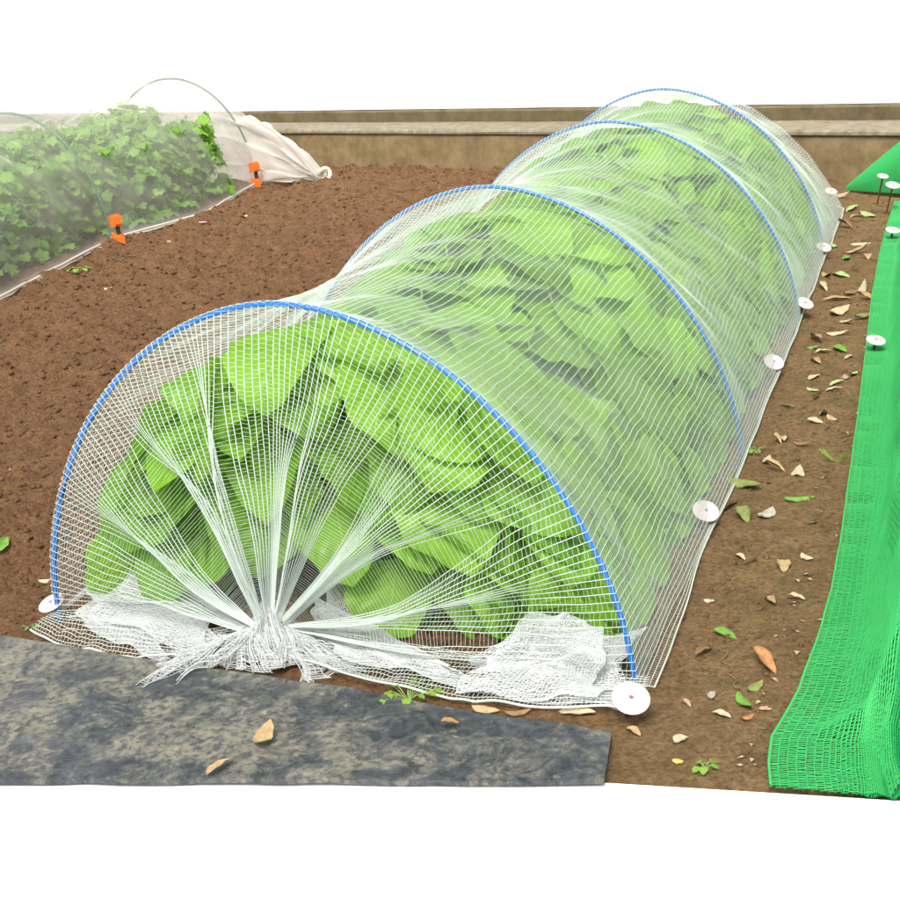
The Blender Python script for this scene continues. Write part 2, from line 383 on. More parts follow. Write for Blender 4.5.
# ---- netting
TH_SP, RG_SP = .0160, .0066
def arc_table():
    th = np.linspace(0, math.pi, 400); P = cross(0 * th, th); s = np.concatenate([[0], np.cumsum(np.linalg.norm(np.diff(P, axis=0), axis=1))]); return th, s
ATH, AS = arc_table()
NSK = 3
NJ = int(AS[-1] / TH_SP); TH_J = np.interp(np.linspace(0, AS[-1], NJ + 1), AS, ATH)
def sag(d):
    q = np.zeros_like(d)
    for k in range(4):
        m = (d >= DD[k]) & (d < DD[k + 1]); t = (d[m] - DD[k]) / (DD[k + 1] - DD[k])
        q[m] = (4 * t * (1 - t)) ** .8 * ((.11, .12, .10, .10)[k])
    q[d >= DD[4]] = .0
    q += .15 * sstep(DD[3] + .1, DD[4], d)
    return q
def net_surface(d, j, off=.0070):
    """j may be fractional: -NSK..NJ+NSK"""
    jj = np.clip(j + (.9 * vnoise(d * 3.5, j * .12, 25) + .35 * vnoise(d * 14, j * .45, 26)) * sstep(0, 5, np.minimum(j, NJ - j)), 0, NJ); th = np.interp(jj, np.arange(NJ + 1), TH_J)
    q = sag(d); sn = np.sin(th)
    P = cross(d, th, 1 - q, 1 - q * np.clip(sn * 1.3, 0, 1) * .9)
    C = cross(d, np.full_like(th, math.pi / 2), 0.0)
    n = P - C; n[..., 2] *= 1.2; n /= np.linalg.norm(n, axis=-1, keepdims=True) + 1e-9
    wr = .016 * vnoise(d * 4 + 3, th * 5, 21) * np.clip(sn * 2, 0, 1) + .012 * vnoise(d * 11 + th * 6, th * 3 - d * 2, 22) * np.clip(sn * 2, 0, 1)
    hoopd = np.min(np.abs(d[..., None] - DD[None, :4]), axis=-1); wr = wr * sstep(0, .12, hoopd)
    P = P + n * (off + wr)[..., None]
    out = np.where(j < 0, -j, np.where(j > NJ, j - NJ, 0)); sgn = np.where(j < 0, -1.0, 1.0)
    wdir = W2 / np.linalg.norm(W2)
    wob = .008 * vnoise(d * 5, sgn, 23)
    sk_ = (.003 + .008 * (1 - sstep(.1, .6, d))) * np.where(sgn > 0, .4, 1)
    P[..., 0] += wdir[0] * sgn * out * sk_ + np.where(out > 0, wdir[0] * sgn * wob, 0)
    P[..., 1] += wdir[1] * sgn * out * sk_ + np.where(out > 0, wdir[1] * sgn * wob, 0)
    lo = np.clip(1 - P[..., 2] / .05, 0, 1)
    P[..., 2] += lo * (.008 + .012 * vnoise(d * 7 + 9, sgn, 24)) 
    return P
J = np.arange(-NSK, NJ + NSK + 1).astype(float); nJ = len(J)
LEND = DD[4] - .22
dm = np.arange(-.008, LEND, .0080)
body = net_surface(np.broadcast_to(dm[None], (nJ, len(dm))).copy(), np.broadcast_to(J[:, None], (nJ, len(dm))).copy())
K1 = at(272, 632, .050) ; 
def cone(d0, K, nst, ncl, seed, fwd, knot=.016, amp=.02, belly=.03):
    rg = np.random.default_rng(seed)
    cl = np.sort(rg.random(ncl)) * (nJ - 1); cl = (cl + np.linspace(0, nJ - 1, ncl)) / 2
    t = 1 - (1 - np.linspace(0, 1, nst)) ** 1.35 * 1.0
    near = cl[np.abs(np.arange(nJ)[:, None] - cl[None]).argmin(1)]
    pull = sstep(.12, .9, t)[None] * (.35 + .55 * rg.random(ncl))[np.abs(np.arange(nJ)[:, None] - cl[None]).argmin(1)][:, None]
    je = np.arange(nJ)[:, None] + pull * (near - np.arange(nJ))[:, None]
    JJ, TT_ = np.meshgrid(np.arange(nJ), t, indexing='ij'); slack = np.sin(math.pi * TT_)
    je = je + 1.5 * slack * vnoise(JJ * .16, TT_ * 4, seed + 3) + .5 * slack * vnoise(JJ * .5, TT_ * 11, seed + 4)
    A = net_surface(np.full((nJ, nst), d0), np.interp(je, np.arange(nJ), J))
    Wt = (1 - t[None] - slack * (.030 * vnoise(JJ * .14, TT_ * 5, seed + 5) + .012 * vnoise(JJ * .6, TT_ * 9, seed + 6)))[..., None]
    P = K + (A - K) * Wt
    ripple = np.sin(np.arange(nJ) * 2 * math.pi / (nJ / ncl) + 3 * vnoise(np.arange(nJ) * .13, 0 * J, seed))[:, None] * amp * (4 * t * (1 - t))[None]
    bel = belly * np.sin(math.pi * t)[None] * np.clip(np.interp(je, np.arange(nJ), np.sin(np.interp(np.clip(J, 0, NJ), np.arange(NJ + 1), TH_J))), 0, 1)
    P[..., :2] += (ripple + bel)[..., None] * fwd[None, None]
    phi = np.linspace(-.3, math.pi + .3, nJ)[:, None]; kr = knot * sstep(.5, 1, t)[None] * (1 + .3 * vnoise(np.arange(nJ)[:, None] * .6, t[None] * 6, seed + 1))
    P[..., 0] += kr * np.cos(phi) ; P[..., 2] += kr * np.abs(np.sin(phi)) * .8
    P[..., 2] = np.maximum(P[..., 2], .006)
    return P
FW = -AX
front = cone(-.008, K1, 96, 8, 5, FW, knot=.034, amp=.03)[:, ::-1]
R5 = cross(np.array([DD[4]]), np.array([math.pi / 2]), 0)[0]
K2 = R5 + np.array([*(AX * .22), .05])
back = cone(LEND, K2, 60, 9, 8, AX, belly=.06)
G = np.concatenate([front[:, :-1], body, back[:, 1:]], axis=1)
def net_from_grid(G, r1, r2, seed, jit=.35, drop=0.0):
    rg = np.random.default_rng(seed)
    Vt, Ft = tubes(G, r1, 3)
    L, N, _ = G.shape
    a = np.repeat(np.arange(L - 1), N - 1); i = np.tile(np.arange(N - 1), L - 1)
    ph = rg.random(L - 1)[a] + jit * (rg.random(len(a)) - .5); 
    def samp(row, f):
        f = np.clip(f, 0, N - 1.001); k = f.astype(int); w_ = (f - k)[:, None]; return G[row, k] * (1 - w_) + G[row, k + 1] * w_
    A = samp(a, i + ph); B = samp(a + 1, i + ph + jit * (rg.random(len(a)) - .5) + .35)
    if drop: m = rg.random(len(a)) > drop; A, B = A[m], B[m]
    Vr, Fr = tubes(np.stack([A, B], 1), r2, 3)
    return join([(Vt, Ft), (Vr, Fr)])
RAD = np.concatenate([.00095 + .0010 * np.linspace(1, 0, front.shape[1] - 1) ** 3, np.full(G.shape[1] - front.shape[1] + 1, .00090)])[None]
net = empty('insect_net', K1 * [1, 1, 0]); tag(net, 'long white mesh net over blue hoops, tied in a knot at the front', 'net')
ko = np.array(net.location)
V, F = net_from_grid(G, RAD, .00035, 3)
mesh_obj('netting', V - ko, F, MNET, net)
# front skirt lying on the ground between each corner and the knot
def strip(A, B, bowA, rows, sp, out, n, seed, zz=.012, taper=.25):
    """threads from corner A to knot B, fanned forwards by out"""
    t = np.linspace(0, 1, n); P = []
    for k in range(rows):
        f = k / (rows - 1)
        p = A[None] * (1 - t)[:, None] + B[None] * t[:, None]
        sh = f * out * (np.sin(math.pi * np.clip(t * .9 + .08, 0, 1)) ** .6 * (1 - .3 * t) + bowA * (1 - t))
        p[:, :2] += FW[None] * (sh + .008 * vnoise(t * 9, f * 2 + 0 * t, seed) * f)[:, None]
        p[:, 2] = .010 + zz * np.abs(vnoise(t * 12, f * 3 + 0 * t, seed + 1)) * 2 + .02 * (1 - f) * np.exp(-((t - .5) / .4) ** 2) + .02 * t ** 6
        P.append(p)
    return np.array(P)
CR = cross(np.array([0.]), np.array([0.]))[0] + [-.5 * W2[0] / 1.3 * .06, -.5 * W2[1] / 1.3 * .06, 0]
CLf = cross(np.array([0.]), np.array([math.pi]))[0] + [W2[0] / 1.3 * .008, W2[1] / 1.3 * .008, 0]
sk = [strip(CR, K1 * [1, 1, .3], .25, 12, 0, .115, 90, 41), strip(CLf, K1 * [1, 1, .3], .3, 11, 0, .12, 60, 45)]
V, F = join([net_from_grid(s, .0009, .0006, 50 + i) for i, s in enumerate(sk)])
mesh_obj('skirt', V - ko, F, MNET, net)
# thick hem cord
V, F = join([tubes(s[-1:] , .0024, 5) for s in sk] + [tubes(body[:1], .0017, 5), tubes(body[-1:], .0017, 5)])
mesh_obj('hem_cord', V - ko, F, MNET, net, smooth=True)
# gathered tail beyond the knot: crumpled net
def tail(seed, n_lines, n, ang0, ang1, length, h, base, r0=.012):
    rg = np.random.default_rng(seed); out = []
    for k in range(n_lines):
        f = k / (n_lines - 1); a = ang0 + (ang1 - ang0) * f + .25 * (rg.random() - .5)
        L = length * (.6 + .55 * vnoise(f * 9, 1.0, seed) + .2 * rg.random()); t = np.linspace(0, 1, n)
        curl = 2.6 * vnoise(f * 9, 3.3, seed + 1)
        aa = a + curl * t + 1.5 * vnoise(t * 4 + k * .05, f * 7 + 0 * t, seed + 2)
        x = r0 * math.cos(a) + np.cumsum(np.cos(aa)) * L / n; y = r0 * math.sin(a) + np.cumsum(np.sin(aa)) * L / n
        z = h * (1 - t) ** 1.2 + .030 * np.abs(vnoise(t * 5 + f * 11, f * 14 + 0 * t, seed + 3)) + .006
        out.append(np.stack([base[0] + x, base[1] + y, np.maximum(z, .008)], -1))
    return np.array(out)
KB = K1 * [1, 1, 0] + [.0, .015, 0]
tl = [tail(60, 130, 26, math.radians(150), math.radians(345), .10, .070, KB),
      tail(66, 90, 30, math.radians(300), math.radians(352), .20, .045, KB + [.02, -.01, 0]),
      tail(61, 90, 22, math.radians(165), math.radians(300), .12, .05, KB + [-.03, -.005, 0]),
      tail(62, 90, 34, math.radians(140), math.radians(205), .27, .045, KB + [-.02, -.01, 0]),
      tail(64, 110, 20, math.radians(0), math.radians(360), .075, .095, KB)]
V, F = join([net_from_grid(t, .0008, .0006, 70 + i, jit=1.2) for i, t in enumerate(tl)])
mesh_obj('gathered_tail', V - ko, F, MNETD, net)
# doubled-over surplus net: dense patches
def patch(c4, nu, nv, seed, zamp=.008, skew=0.0):
    c = [np.array(p) for p in c4]; u = np.linspace(0, 1, nu)[:, None, None]; v = np.linspace(0, 1, nv)[None, :, None]
    P = (c[0] * (1 - u) + c[1] * u) * (1 - v) + (c[3] * (1 - u) + c[2] * u) * v
    uu, vv = u[..., 0] + 0 * v[..., 0], v[..., 0] + 0 * u[..., 0]
    nzz = vnoise(uu * 5, vv * 4, seed) * zamp * 2 + vnoise(uu * 14, vv * 11, seed + 1) * zamp * .35
    edge = .10 * vnoise(vv * 6, 0 * vv + seed, seed + 7)[..., None] * (uu[..., None] - .5) * 2 + .10 * vnoise(uu * 6, 0 * uu + seed, seed + 8)[..., None] * (vv[..., None] - .5) * 2
    cen = P.mean(axis=(0, 1)); P = P + (P - cen) * (edge * 2.2 + skew * 0)
    if skew: P[..., 0] += skew * (vv - .5); P[..., 1] += skew * .5 * (uu - .5)
    P[..., 2] += nzz; P[..., 0] += .02 * vnoise(uu * 3 + 7, vv * 3, seed + 3); P[..., 1] += .02 * vnoise(uu * 4, vv * 3 + 5, seed + 4)
    P[..., 2] = np.maximum(P[..., 2], .006); return P
pts = [[at(462, 690, .01), at(612, 708, .01), at(628, 640, .05), at(520, 628, .09)],
       [at(470, 668, .02), at(600, 700, .01), at(600, 628, .12), at(535, 610, .11)],
       [at(330, 655, .03), at(470, 690, .01), at(450, 660, .04), at(320, 600, .06)],
       [at(95, 620, .02), at(215, 655, .02), at(205, 612, .05), at(150, 560, .10)],
       [at(80, 628, .01), at(170, 660, .01), at(160, 620, .03), at(88, 585, .06)],
       [at(330, 620, .05), at(400, 590, .05), at(370, 540, .15), at(310, 540, .15)]]
Vp = []
for i, c in enumerate(pts):
    g = patch(c, 40, 90, 80 + 5 * i); Vp.append(net_from_grid(g, .00085, .0006, 90 + i, jit=1.2))
    if i in (1, 2, 4, 5): continue
    g2 = patch(c, 34, 70, 180 + 5 * i, skew=.05); g2[..., 2] += .008; Vp.append(net_from_grid(g2, .0008, .0008, 190 + i, jit=.8))
V, F = join(Vp); mesh_obj('folded_layers', V - ko, F, MNETD, net)

# ------------------------------------------------------------------ broad leaf plants
def leaf_grid(L, Wd, nu=13, nv=9, cup=.12, droop=.25, wav=.03, seed=0, tipp=1.0, lobes=0, basew=.55):
    """leaf from origin along +Y, width X, normal +Z"""
    rg = np.random.default_rng(seed)
    u = np.linspace(0, 1, nu); v = np.linspace(-1, 1, nv)
    prof = (np.sin(math.pi * u ** (.72 * tipp)) ** basew); prof[0] = .06; prof[-1] = .02
    if lobes: prof = prof * (1 + .28 * np.sin(u * lobes * 2 * math.pi))
    U, Vv = np.meshgrid(u, v, indexing='ij')
    Wp = prof[:, None] * Vv * Wd / 2
    z = cup * Wd * np.abs(Vv) ** 1.6 * prof[:, None] - droop * L * U ** 2
    z += wav * Wd * np.sin(U * 14 + rg.random() * 6) * np.abs(Vv) * prof[:, None] + wav * .6 * Wd * np.sin(U * 7 + Vv * 3 + rg.random() * 6)
    x = Wp * (1 + .06 * np.sin(U * 17 + rg.random() * 6)) + .05 * L * math.sin(rg.random() * 6) * U ** 2
    P = np.stack([x, U * L * (1 - .15 * droop * U), z], -1)
    idx = np.arange(nu * nv).reshape(nu, nv)
    F = np.stack([idx[:-1, :-1], idx[:-1, 1:], idx[1:, 1:], idx[1:, :-1]], -1).reshape(-1, 4)
    return P.reshape(-1, 3), F, np.stack([U, (Vv + 1) / 2], -1).reshape(-1, 2)
def frame(normal, tip):
    n = normal / np.linalg.norm(normal); t = tip - n * (tip @ n); t /= np.linalg.norm(t) + 1e-9
    return np.stack([np.cross(t, n), t, n], 1)      # columns x,y,z
CEN = lambda d: cross(np.array([d]), np.array([math.pi / 2]), 0)[0]
LFT = np.append(W2 / np.linalg.norm(W2), 0); AX3 = np.append(AX, 0); UP = np.array([0, 0, 1.])
HW = np.linalg.norm(W2) / 2
ROWS = 14; COLS = 3
plants = []
for r in range(ROWS):
    for c in range(COLS):
        d = .24 + r * .345; a = (-.36, 0.02, .36)[c] * .95
        base = CEN(d) + LFT * (a + .03 * RNG.standard_normal()) + AX3 * .03 * RNG.standard_normal()
        base[2] = -.01; plants.append(dict(p=base, d=d, a=a, leaves=[], r=r, c=c))
def add_leaf(P0, normal, tip, L, Wd, seed, dcoord=None, lim=.955, **kw):
    lp, lf, uv = leaf_grid(L, Wd, seed=seed, **kw)
    R = frame(normal, tip); lp = lp - [0, L * .45, 0]
    Wv = lp @ R.T + P0
    # keep the blade inside the net: press it against the dome
    d = (Wv[:, :2] - FEET[0] - W2 / 2) @ AX; Cc = np.stack([CEN(x) for x in d]); a = (Wv - Cc)[:, :2] @ LFT[:2]
    q = sag(np.clip(d, 0, DD[4])); lm = lim - q * 1.05
    lm = lim - q * 1.05 * np.clip(Wv[:, 2] / .22, 0, 1); rr = (np.abs(a / HW) ** EX + np.abs(np.clip(Wv[:, 2], 0, 9) / HH) ** EX) ** (1 / EX)
    k = np.where(rr > lm, lm / rr, 1.0)
    a2 = a * k; z2 = np.where(Wv[:, 2] > 0, Wv[:, 2] * k, Wv[:, 2])
    Wv = Wv + (a2 - a)[:, None] * LFT; Wv[:, 2] = np.maximum(z2, .012)
    f = np.clip(.012 - d, 0, 9) ; Wv += AX3 * f[:, None]
    pl = min(plants, key=lambda q_: np.linalg.norm((q_['p'] - P0)[:2]))
    basep = Wv[3]  # base middle
    pl['leaves'].append((Wv, lf, uv, basep, float(np.clip(.5 + .28 * np.random.default_rng(seed).standard_normal(), 0, 1))))
sd_ = 1000
def dome_pt(d, th, rad):
    q = float(sag(np.array([d]))[0]); sc = rad - q * min(1, 1.3 * math.sin(max(th, 0)))
    cx = math.copysign(abs(math.cos(th)) ** (2 / EX), math.cos(th)); sz = max(math.sin(th), 0) ** (2 / EX)
    C = CEN(d); P = C - LFT * HW * cx * sc + UP * HH * sz * sc
    n = -LFT * cx / HW + UP * sz / HH; return P, n / np.linalg.norm(n)
LEFT_LIM = lambda d: math.pi - .42 if d < 1.0 else math.pi - .28
for layer, (rad, n) in enumerate(((.90, 560), (.80, 420), (.64, 260))):
    placed = []
    tries = 0
    mind = (.100, .105, .12)[layer]
    while len(placed) < n and tries < n * 14:
        tries += 1; sd_ += 1
        d = .08 + RNG.random() * (DD[4] - .48); th = .10 + RNG.random() * (LEFT_LIM(d) - .10)
        P, nn = dome_pt(d, th, rad + .05 * (RNG.random() - .5))
        if th > 2.2: P = P + LFT * -.06 * (th - 2.2)
        if placed and np.min(np.linalg.norm(np.array(placed) - P, axis=1)) < mind: continue
        placed.append(P)
        nrm = nn + .75 * UP * (1 - layer * .2) + .42 * RNG.standard_normal(3) - .25 * AX3
        pl = min(plants, key=lambda q_: np.linalg.norm((q_['p'] - P)[:2]))
        away = (P - pl['p']) * [1, 1, 0]; away /= np.linalg.norm(away) + .05
        tip = away + .6 * nn * [1, 1, 0] - .45 * UP + .45 * RNG.standard_normal(3)
        L = .205 + .09 * RNG.random()
        add_leaf(P, nrm, tip, L, L * (.74 + .18 * RNG.random()), sd_, cup=.08 + .12 * RNG.random(), droop=.1 + .3 * RNG.random(), wav=.035)
# low leaves pressed against the path side of the net
placed = []; tries = 0
while len(placed) < 190 and tries < 6000:
    tries += 1; sd_ += 1
    d = .10 + RNG.random() * (DD[4] - .5); th = .03 + RNG.random() * .62
    P, nn = dome_pt(d, th, .89 + .05 * RNG.random()); P[2] = max(P[2], .05)
    if placed and np.min(np.linalg.norm(np.array(placed) - P, axis=1)) < .095: continue
    placed.append(P)
    nrm = nn + .35 * UP + .3 * RNG.standard_normal(3) - .3 * AX3; tip = -UP * .8 + nn * .2 + .5 * RNG.standard_normal(3)
    L = .15 + .07 * RNG.random()
    add_leaf(P, nrm, tip, L, L * (.74 + .18 * RNG.random()), sd_, cup=.08 + .1 * RNG.random(), droop=.1 + .2 * RNG.random(), wav=.035)
# front face leaves
placed = []; tries = 0
for layer, (dd0, n, mind) in enumerate(((.075, 60, .105), (.17, 50, .10))):
    placed = []; tries = 0
    while len(placed) < n and tries < 3000:
        tries += 1; sd_ += 1
        a = -.58 + RNG.random() * 1.10; z = .05 + RNG.random() * .60
        if (abs(a / HW) ** EX + (z / HH) ** EX) > .80: continue
        if a > .0 and z > .62 - (a) * .70: continue          # open gap at the upper left
        if a > .50 or (abs(a - .12) < .17 and z < .20): continue
        if a < -.22 and z < .11: continue
        P = CEN(dd0 + .05 * RNG.random()) + LFT * a + UP * z
        if placed and np.min(np.linalg.norm(np.array(placed) - P, axis=1)) < mind: continue
        placed.append(P)
        nrm = -AX3 * 1.0 + UP * (.75 + .3 * RNG.random()) + .35 * RNG.standard_normal(3) + LFT * a * .4
        tip = -AX3 * .5 - UP * .9 + LFT * (a * 1.0 + .5 * RNG.standard_normal())
        L = .20 + .085 * RNG.random()
        add_leaf(P, nrm, tip, L, L * (.78 + .16 * RNG.random()), sd_, cup=.06 + .12 * RNG.random(), droop=.08 + .25 * RNG.random(), wav=.035)
ROWN = ['front', 'second', 'third', 'fourth', 'fifth', 'sixth', 'seventh', 'eighth', 'ninth', 'tenth', 'eleventh', 'twelfth', 'thirteenth', 'back']
CN = ['right', 'middle', 'left']
for pl in plants:
    if not pl['leaves']: continue
    root = empty('leafy_plant', pl['p']); o0 = pl['p']
    tag(root, f"broad-leaved light green plant at the {CN[pl['c']]} of the {ROWN[pl['r']]} row under the white net" if pl['r'] not in (0, 13)
        else f"broad-leaved light green plant at the {CN[pl['c']]} of the {'row nearest the tied net end' if pl['r'] == 0 else 'farthest row by the wall'}", 'plant', 'broad-leaved plants under the white net')
    Vs, Fs, Us, Ts, off = [], [], [], [], 0; st = []
    for Wv, lf, uv, bp, tone in pl['leaves']:
        Vs.append(Wv - o0); Fs.append(lf + off); off += len(Wv); Us.append(uv); Ts.append(np.full(len(Wv), tone))
        b = bp - o0; t = np.linspace(0, 1, 7)[:, None]
        mid_ = b * [.35, .35, .62]
        st.append((1 - t) ** 2 * np.array([0, 0, .0]) + 2 * t * (1 - t) * mid_ + t ** 2 * b)
    mesh_obj('foliage', np.concatenate(Vs), np.concatenate(Fs), MLEAF, root, smooth=True, uv=np.concatenate(Us), attr=np.concatenate(Ts))
    V, F = tubes(np.array(st), np.linspace(.0055, .0028, 7)[None], 5)
    mesh_obj('stems', V, F, MSTEM, root, smooth=True)

# ------------------------------------------------------------------ anchor pins
def pin(pos, label, r=.031, tilt=(.0, .0), hgt=.03, stake=MSTK, group='pale disc-headed pins holding the nets', out=.0):
    root = empty('anchor_pin', (pos[0], pos[1], 0)); tag(root, label, 'ground pin', group)
    n = 40; R = Euler((tilt[0], tilt[1], 0)).to_matrix(); R = np.array(R)
    prof = [(0, .0030), (r * .16, .0030), (r * .2, .0018), (r * .9, .0016), (r * .985, .0008), (r, -.0004), (r * .96, -.0022), (r * .3, -.0026), (0, -.0026)]
    V = []; F = []
    for k, (rr, z) in enumerate(prof):
        for i in range(n): a = 2 * math.pi * i / n; V.append([rr * math.cos(a), rr * math.sin(a), z])
    for k in range(len(prof) - 1):
        for i in range(n): F.append([k * n + i, (k) * n + (i + 1) % n, (k + 1) * n + (i + 1) % n, (k + 1) * n + i][::-1])
    c = np.array([out, 0, hgt])
    mesh_obj('disc', np.array(V) @ R.T + c, F, MDISC, root, smooth=True)
    V, F = closed_tube(np.array([[0, 0, -.0], [0, 0, -.010], [0, 0, -.0101], [0, 0, -.14]]) @ R.T + c - R @ [0, 0, .0028], [.0075, .0070, .0040, .0030], 10)
    mesh_obj('stake', V, F, stake, root, smooth=True)
    # rust coloured nail mark in the middle
    V, F = closed_tube(np.array([[0, 0, .0028], [0, 0, .0042]]) @ R.T + c, [.0042, .0030], 7)
    mesh_obj('nail_head', V * [1, 1, 1], F, MDIRT, root)
    return root
def atz(x, y, z): return at(x, y, z)
pin(atz(631, 698, .045), 'large pale pink disc pin at the front right corner of the white net', .0335, (.50, .12), .045)
pin(atz(706, 511, .035), 'round pale disc pin on the net edge between the first and second blue hoops', .0315, (.50, .22), .035)
pin(atz(774, 362, .035), 'plain pale disc pin on the net edge midway between the second and third blue hoops', .0315, (.55, .22), .035)
pin(atz(805, 303, .045), 'pale disc pin beside the right foot of the third blue hoop', .031, (.45, .3), .045)
pin(atz(824, 247, .04), 'pale disc pin by the farthest blue hoop on the path side', .031, (.45, .2), .04)
pin(atz(831, 191, .04), 'pale disc pin at the far right end of the white net by the wall', .031, (.40, .15), .04)
pin(atz(52, 607, .02), 'pale disc pin under the net at its front left corner', .030, (.25, -.25), .03)

# ------------------------------------------------------------------ black sheet at the front
c4 = [at(-70, 632), at(612, 741), at(605, 790), at(-90, 789)]
nu, nv = 120, 26; u = np.linspace(0, 1, nu)[:, None, None]; v = np.linspace(0, 1, nv)[None, :, None]
P = (c4[0] * (1 - u) + c4[1] * u) * (1 - v) + (c4[3] * (1 - u) + c4[2] * u) * v
uu = u[..., 0] + 0 * v[..., 0]; vv = v[..., 0] + 0 * u[..., 0]
P[..., :2] += (np.array([PN[0], PN[1]])[None, None] * (.006 * vnoise(uu * 12, vv * .5, 31))[..., None])
P[..., 2] = .020 + .010 * vnoise(uu * 5, vv * 2, 32) + .005 * vnoise(uu * 18, vv * 6, 33)
top = P.reshape(-1, 3); bot = top - [0, 0, .010]
idx = np.arange(nu * nv).reshape(nu, nv)
q = np.stack([idx[:-1, :-1], idx[:-1, 1:], idx[1:, 1:], idx[1:, :-1]], -1).reshape(-1, 4)
F = [list(map(int, f)) for f in q] + [[int(i) + nu * nv for i in f][::-1] for f in q]
ring = list(idx[:, 0]) + list(idx[-1, 1:]) + list(idx[::-1, -1][1:]) + list(idx[0, ::-1][1:-1])
for i in range(len(ring)):
    a, b = int(ring[i]), int(ring[(i + 1) % len(ring)]); F.append([a, b, b + nu * nv, a + nu * nv])
bo = mesh_obj('black_sheet', np.vstack([top, bot]), F, MB, smooth=False)
tag(bo, 'stained dark blue-black sheet lying on the ground along the front of the tunnel', 'ground sheet')

# ------------------------------------------------------------------ left tunnel under fine mesh
LF = np.array([at(-150, 372)[:2], at(0, 303)[:2], at(112, 243)[:2], at(203, 218)[:2], at(258, 186)[:2], at(300, 184)[:2]])
LDs = np.concatenate([[0], np.cumsum(np.linalg.norm(np.diff(LF, axis=0), axis=1))])
LW = np.array([-math.cos(math.radians(22)), math.sin(math.radians(22))]) * 1.15; LH = .74
def lcross(d, th, s=1.0):
    d, th = np.broadcast_arrays(np.asarray(d, float), np.asarray(th, float))
    R = np.stack([np.interp(d, LDs, LF[:, i]) for i in (0, 1)], -1); C = R + LW / 2
    P = C - LW / 2 * np.cos(th)[..., None] * s ** .3 if np.ndim(s) == 0 else C - LW / 2 * (np.cos(th) * s ** .3)[..., None]
    return np.stack([P[..., 0], P[..., 1], LH * np.sin(th) ** .95 * s], -1)
def fabric_mat():
    m = M('fine_mesh_fabric', .6, .3)
    uvn = m.n('ShaderNodeUVMap'); uvn.uv_map = 'UVMap'
    s = m.n('ShaderNodeSeparateXYZ'); m.l(uvn.outputs[0], s.inputs[0])
    nz = m.noise(m.coord(), 9, 5, .7, .5)
    m.base((.78, .76, .70)); m.translucent((.80, .78, .72), .5)
    tr = m.n('ShaderNodeBsdfTransparent'); mx = m.n('ShaderNodeMixShader')
    at_ = m.n('ShaderNodeAttribute'); at_.attribute_name = 'tone'     # cloth density: doubled folds are denser
    lw = m.n('ShaderNodeLayerWeight'); lw.inputs[0].default_value = .35
    f = m.math('ADD', at_.outputs['Fac'], m.math('MULTIPLY', nz, .12), True)
    f = m.math('ADD', f, m.math('MULTIPLY', lw.outputs['Facing'], .25), True)
    # woven threads
    m.l(f, mx.inputs[0]); m.l(tr.outputs[0], mx.inputs[1]); m.l(m.last, mx.inputs[2]); m.l(mx.outputs[0], m.o.inputs[0]); return m.m
MFAB = fabric_mat()
lnet = empty('fine_mesh_net', [*LF[2], 0]); tag(lnet, 'fine cream mesh cover over small leafy plants at the upper left, its end gathered', 'net')
lo_ = np.array(lnet.location)
nd, nth = 260, 90
d = np.linspace(0, LDs[-1], nd)[:, None] + np.zeros((1, nth)); th = np.linspace(-.001, math.pi, nth)[None] + np.zeros((nd, 1))
th = np.clip(th, 0, math.pi)
HD = [LDs[2], LDs[4]]
hd = np.minimum(np.abs(d - HD[0]), np.abs(d - HD[1])); 
s = 1 - .09 * np.clip(hd / .6, 0, 1) ** .9
endf = sstep(LDs[4] + .05, LDs[5] + .02, d)
s = s * (1 - .40 * endf)
P = lcross(d, th, s)
amp = .035 * vnoise(d * 7 + th * 1.5, th * 2.2, 61) + .022 * vnoise(d * 15 + th * 4, th * 5 - d * 3, 62)
n_ = P - lcross(d, th * 0 + math.pi / 2, .0001); n_ /= np.linalg.norm(n_, axis=-1, keepdims=True) + 1e-6
P = P + n_ * (amp * (.35 + np.clip(hd * 2, 0, 1)) * np.clip(np.sin(th) * 3, 0, 1) + .006)[..., None]
# hem on the ground spreads out a little
low = np.clip(1 - P[..., 2] / .06, 0, 1); P[..., :2] -= (LW / np.linalg.norm(LW))[None, None] * (low * (.03 + .03 * vnoise(d * 6, 0 * d, 63)) * (np.cos(th)))[..., None]
P[..., 2] = np.maximum(P[..., 2], .010 + .015 * low * (vnoise(d * 9, 0 * d, 64) + .5))
dens = .12 + .40 * low ** 1.5 + .50 * endf + .10 * np.clip(vnoise(d * 3 + 2 * th, th * 3, 65) * 3 - .35, 0, 1)
# gathered end going to a knot
knot = at(322, 176, .05)
ne = 46; t = np.linspace(0, 1, ne)
A = P[-1]
E_ = A[None] + (knot - A)[None] * (t ** 1.25)[:, None, None]
rad_ = .035 * sstep(.55, 1, t); ph = np.linspace(0, 2 * math.pi, nth)
E_[..., 0] += rad_[:, None] * np.cos(ph)[None]; E_[..., 2] += rad_[:, None] * (np.sin(ph)[None])
E_[..., 2] += .12 * np.sin(math.pi * t ** .8)[:, None] * np.sin(np.linspace(0, math.pi, nth))[None] + .02 * np.sin(ph * 7)[None] * np.sin(math.pi * t)[:, None]
TT, PP = np.meshgrid(t, np.linspace(0, 6, nth), indexing='ij')
cr_ = (.09 * vnoise(TT * 4, PP * 1.6, 66) + .05 * vnoise(TT * 9, PP * 5, 67)) * np.sin(math.pi * np.clip(TT * .9, 0, 1)) ** .5
E_[..., 2] += cr_; E_[..., 1] -= cr_ * .6; E_[..., 0] += .05 * vnoise(TT * 6, PP * 3, 68) * np.sin(math.pi * TT)
E_[..., 2] = np.maximum(E_[..., 2], .012)
Pall = np.vstack([P, E_[1:]]); dn = np.vstack([dens, np.full((ne - 1, nth), .80) * (1 - .15 * t[1:, None])])
N0, N1 = Pall.shape[:2]; idx = np.arange(N0 * N1).reshape(N0, N1)
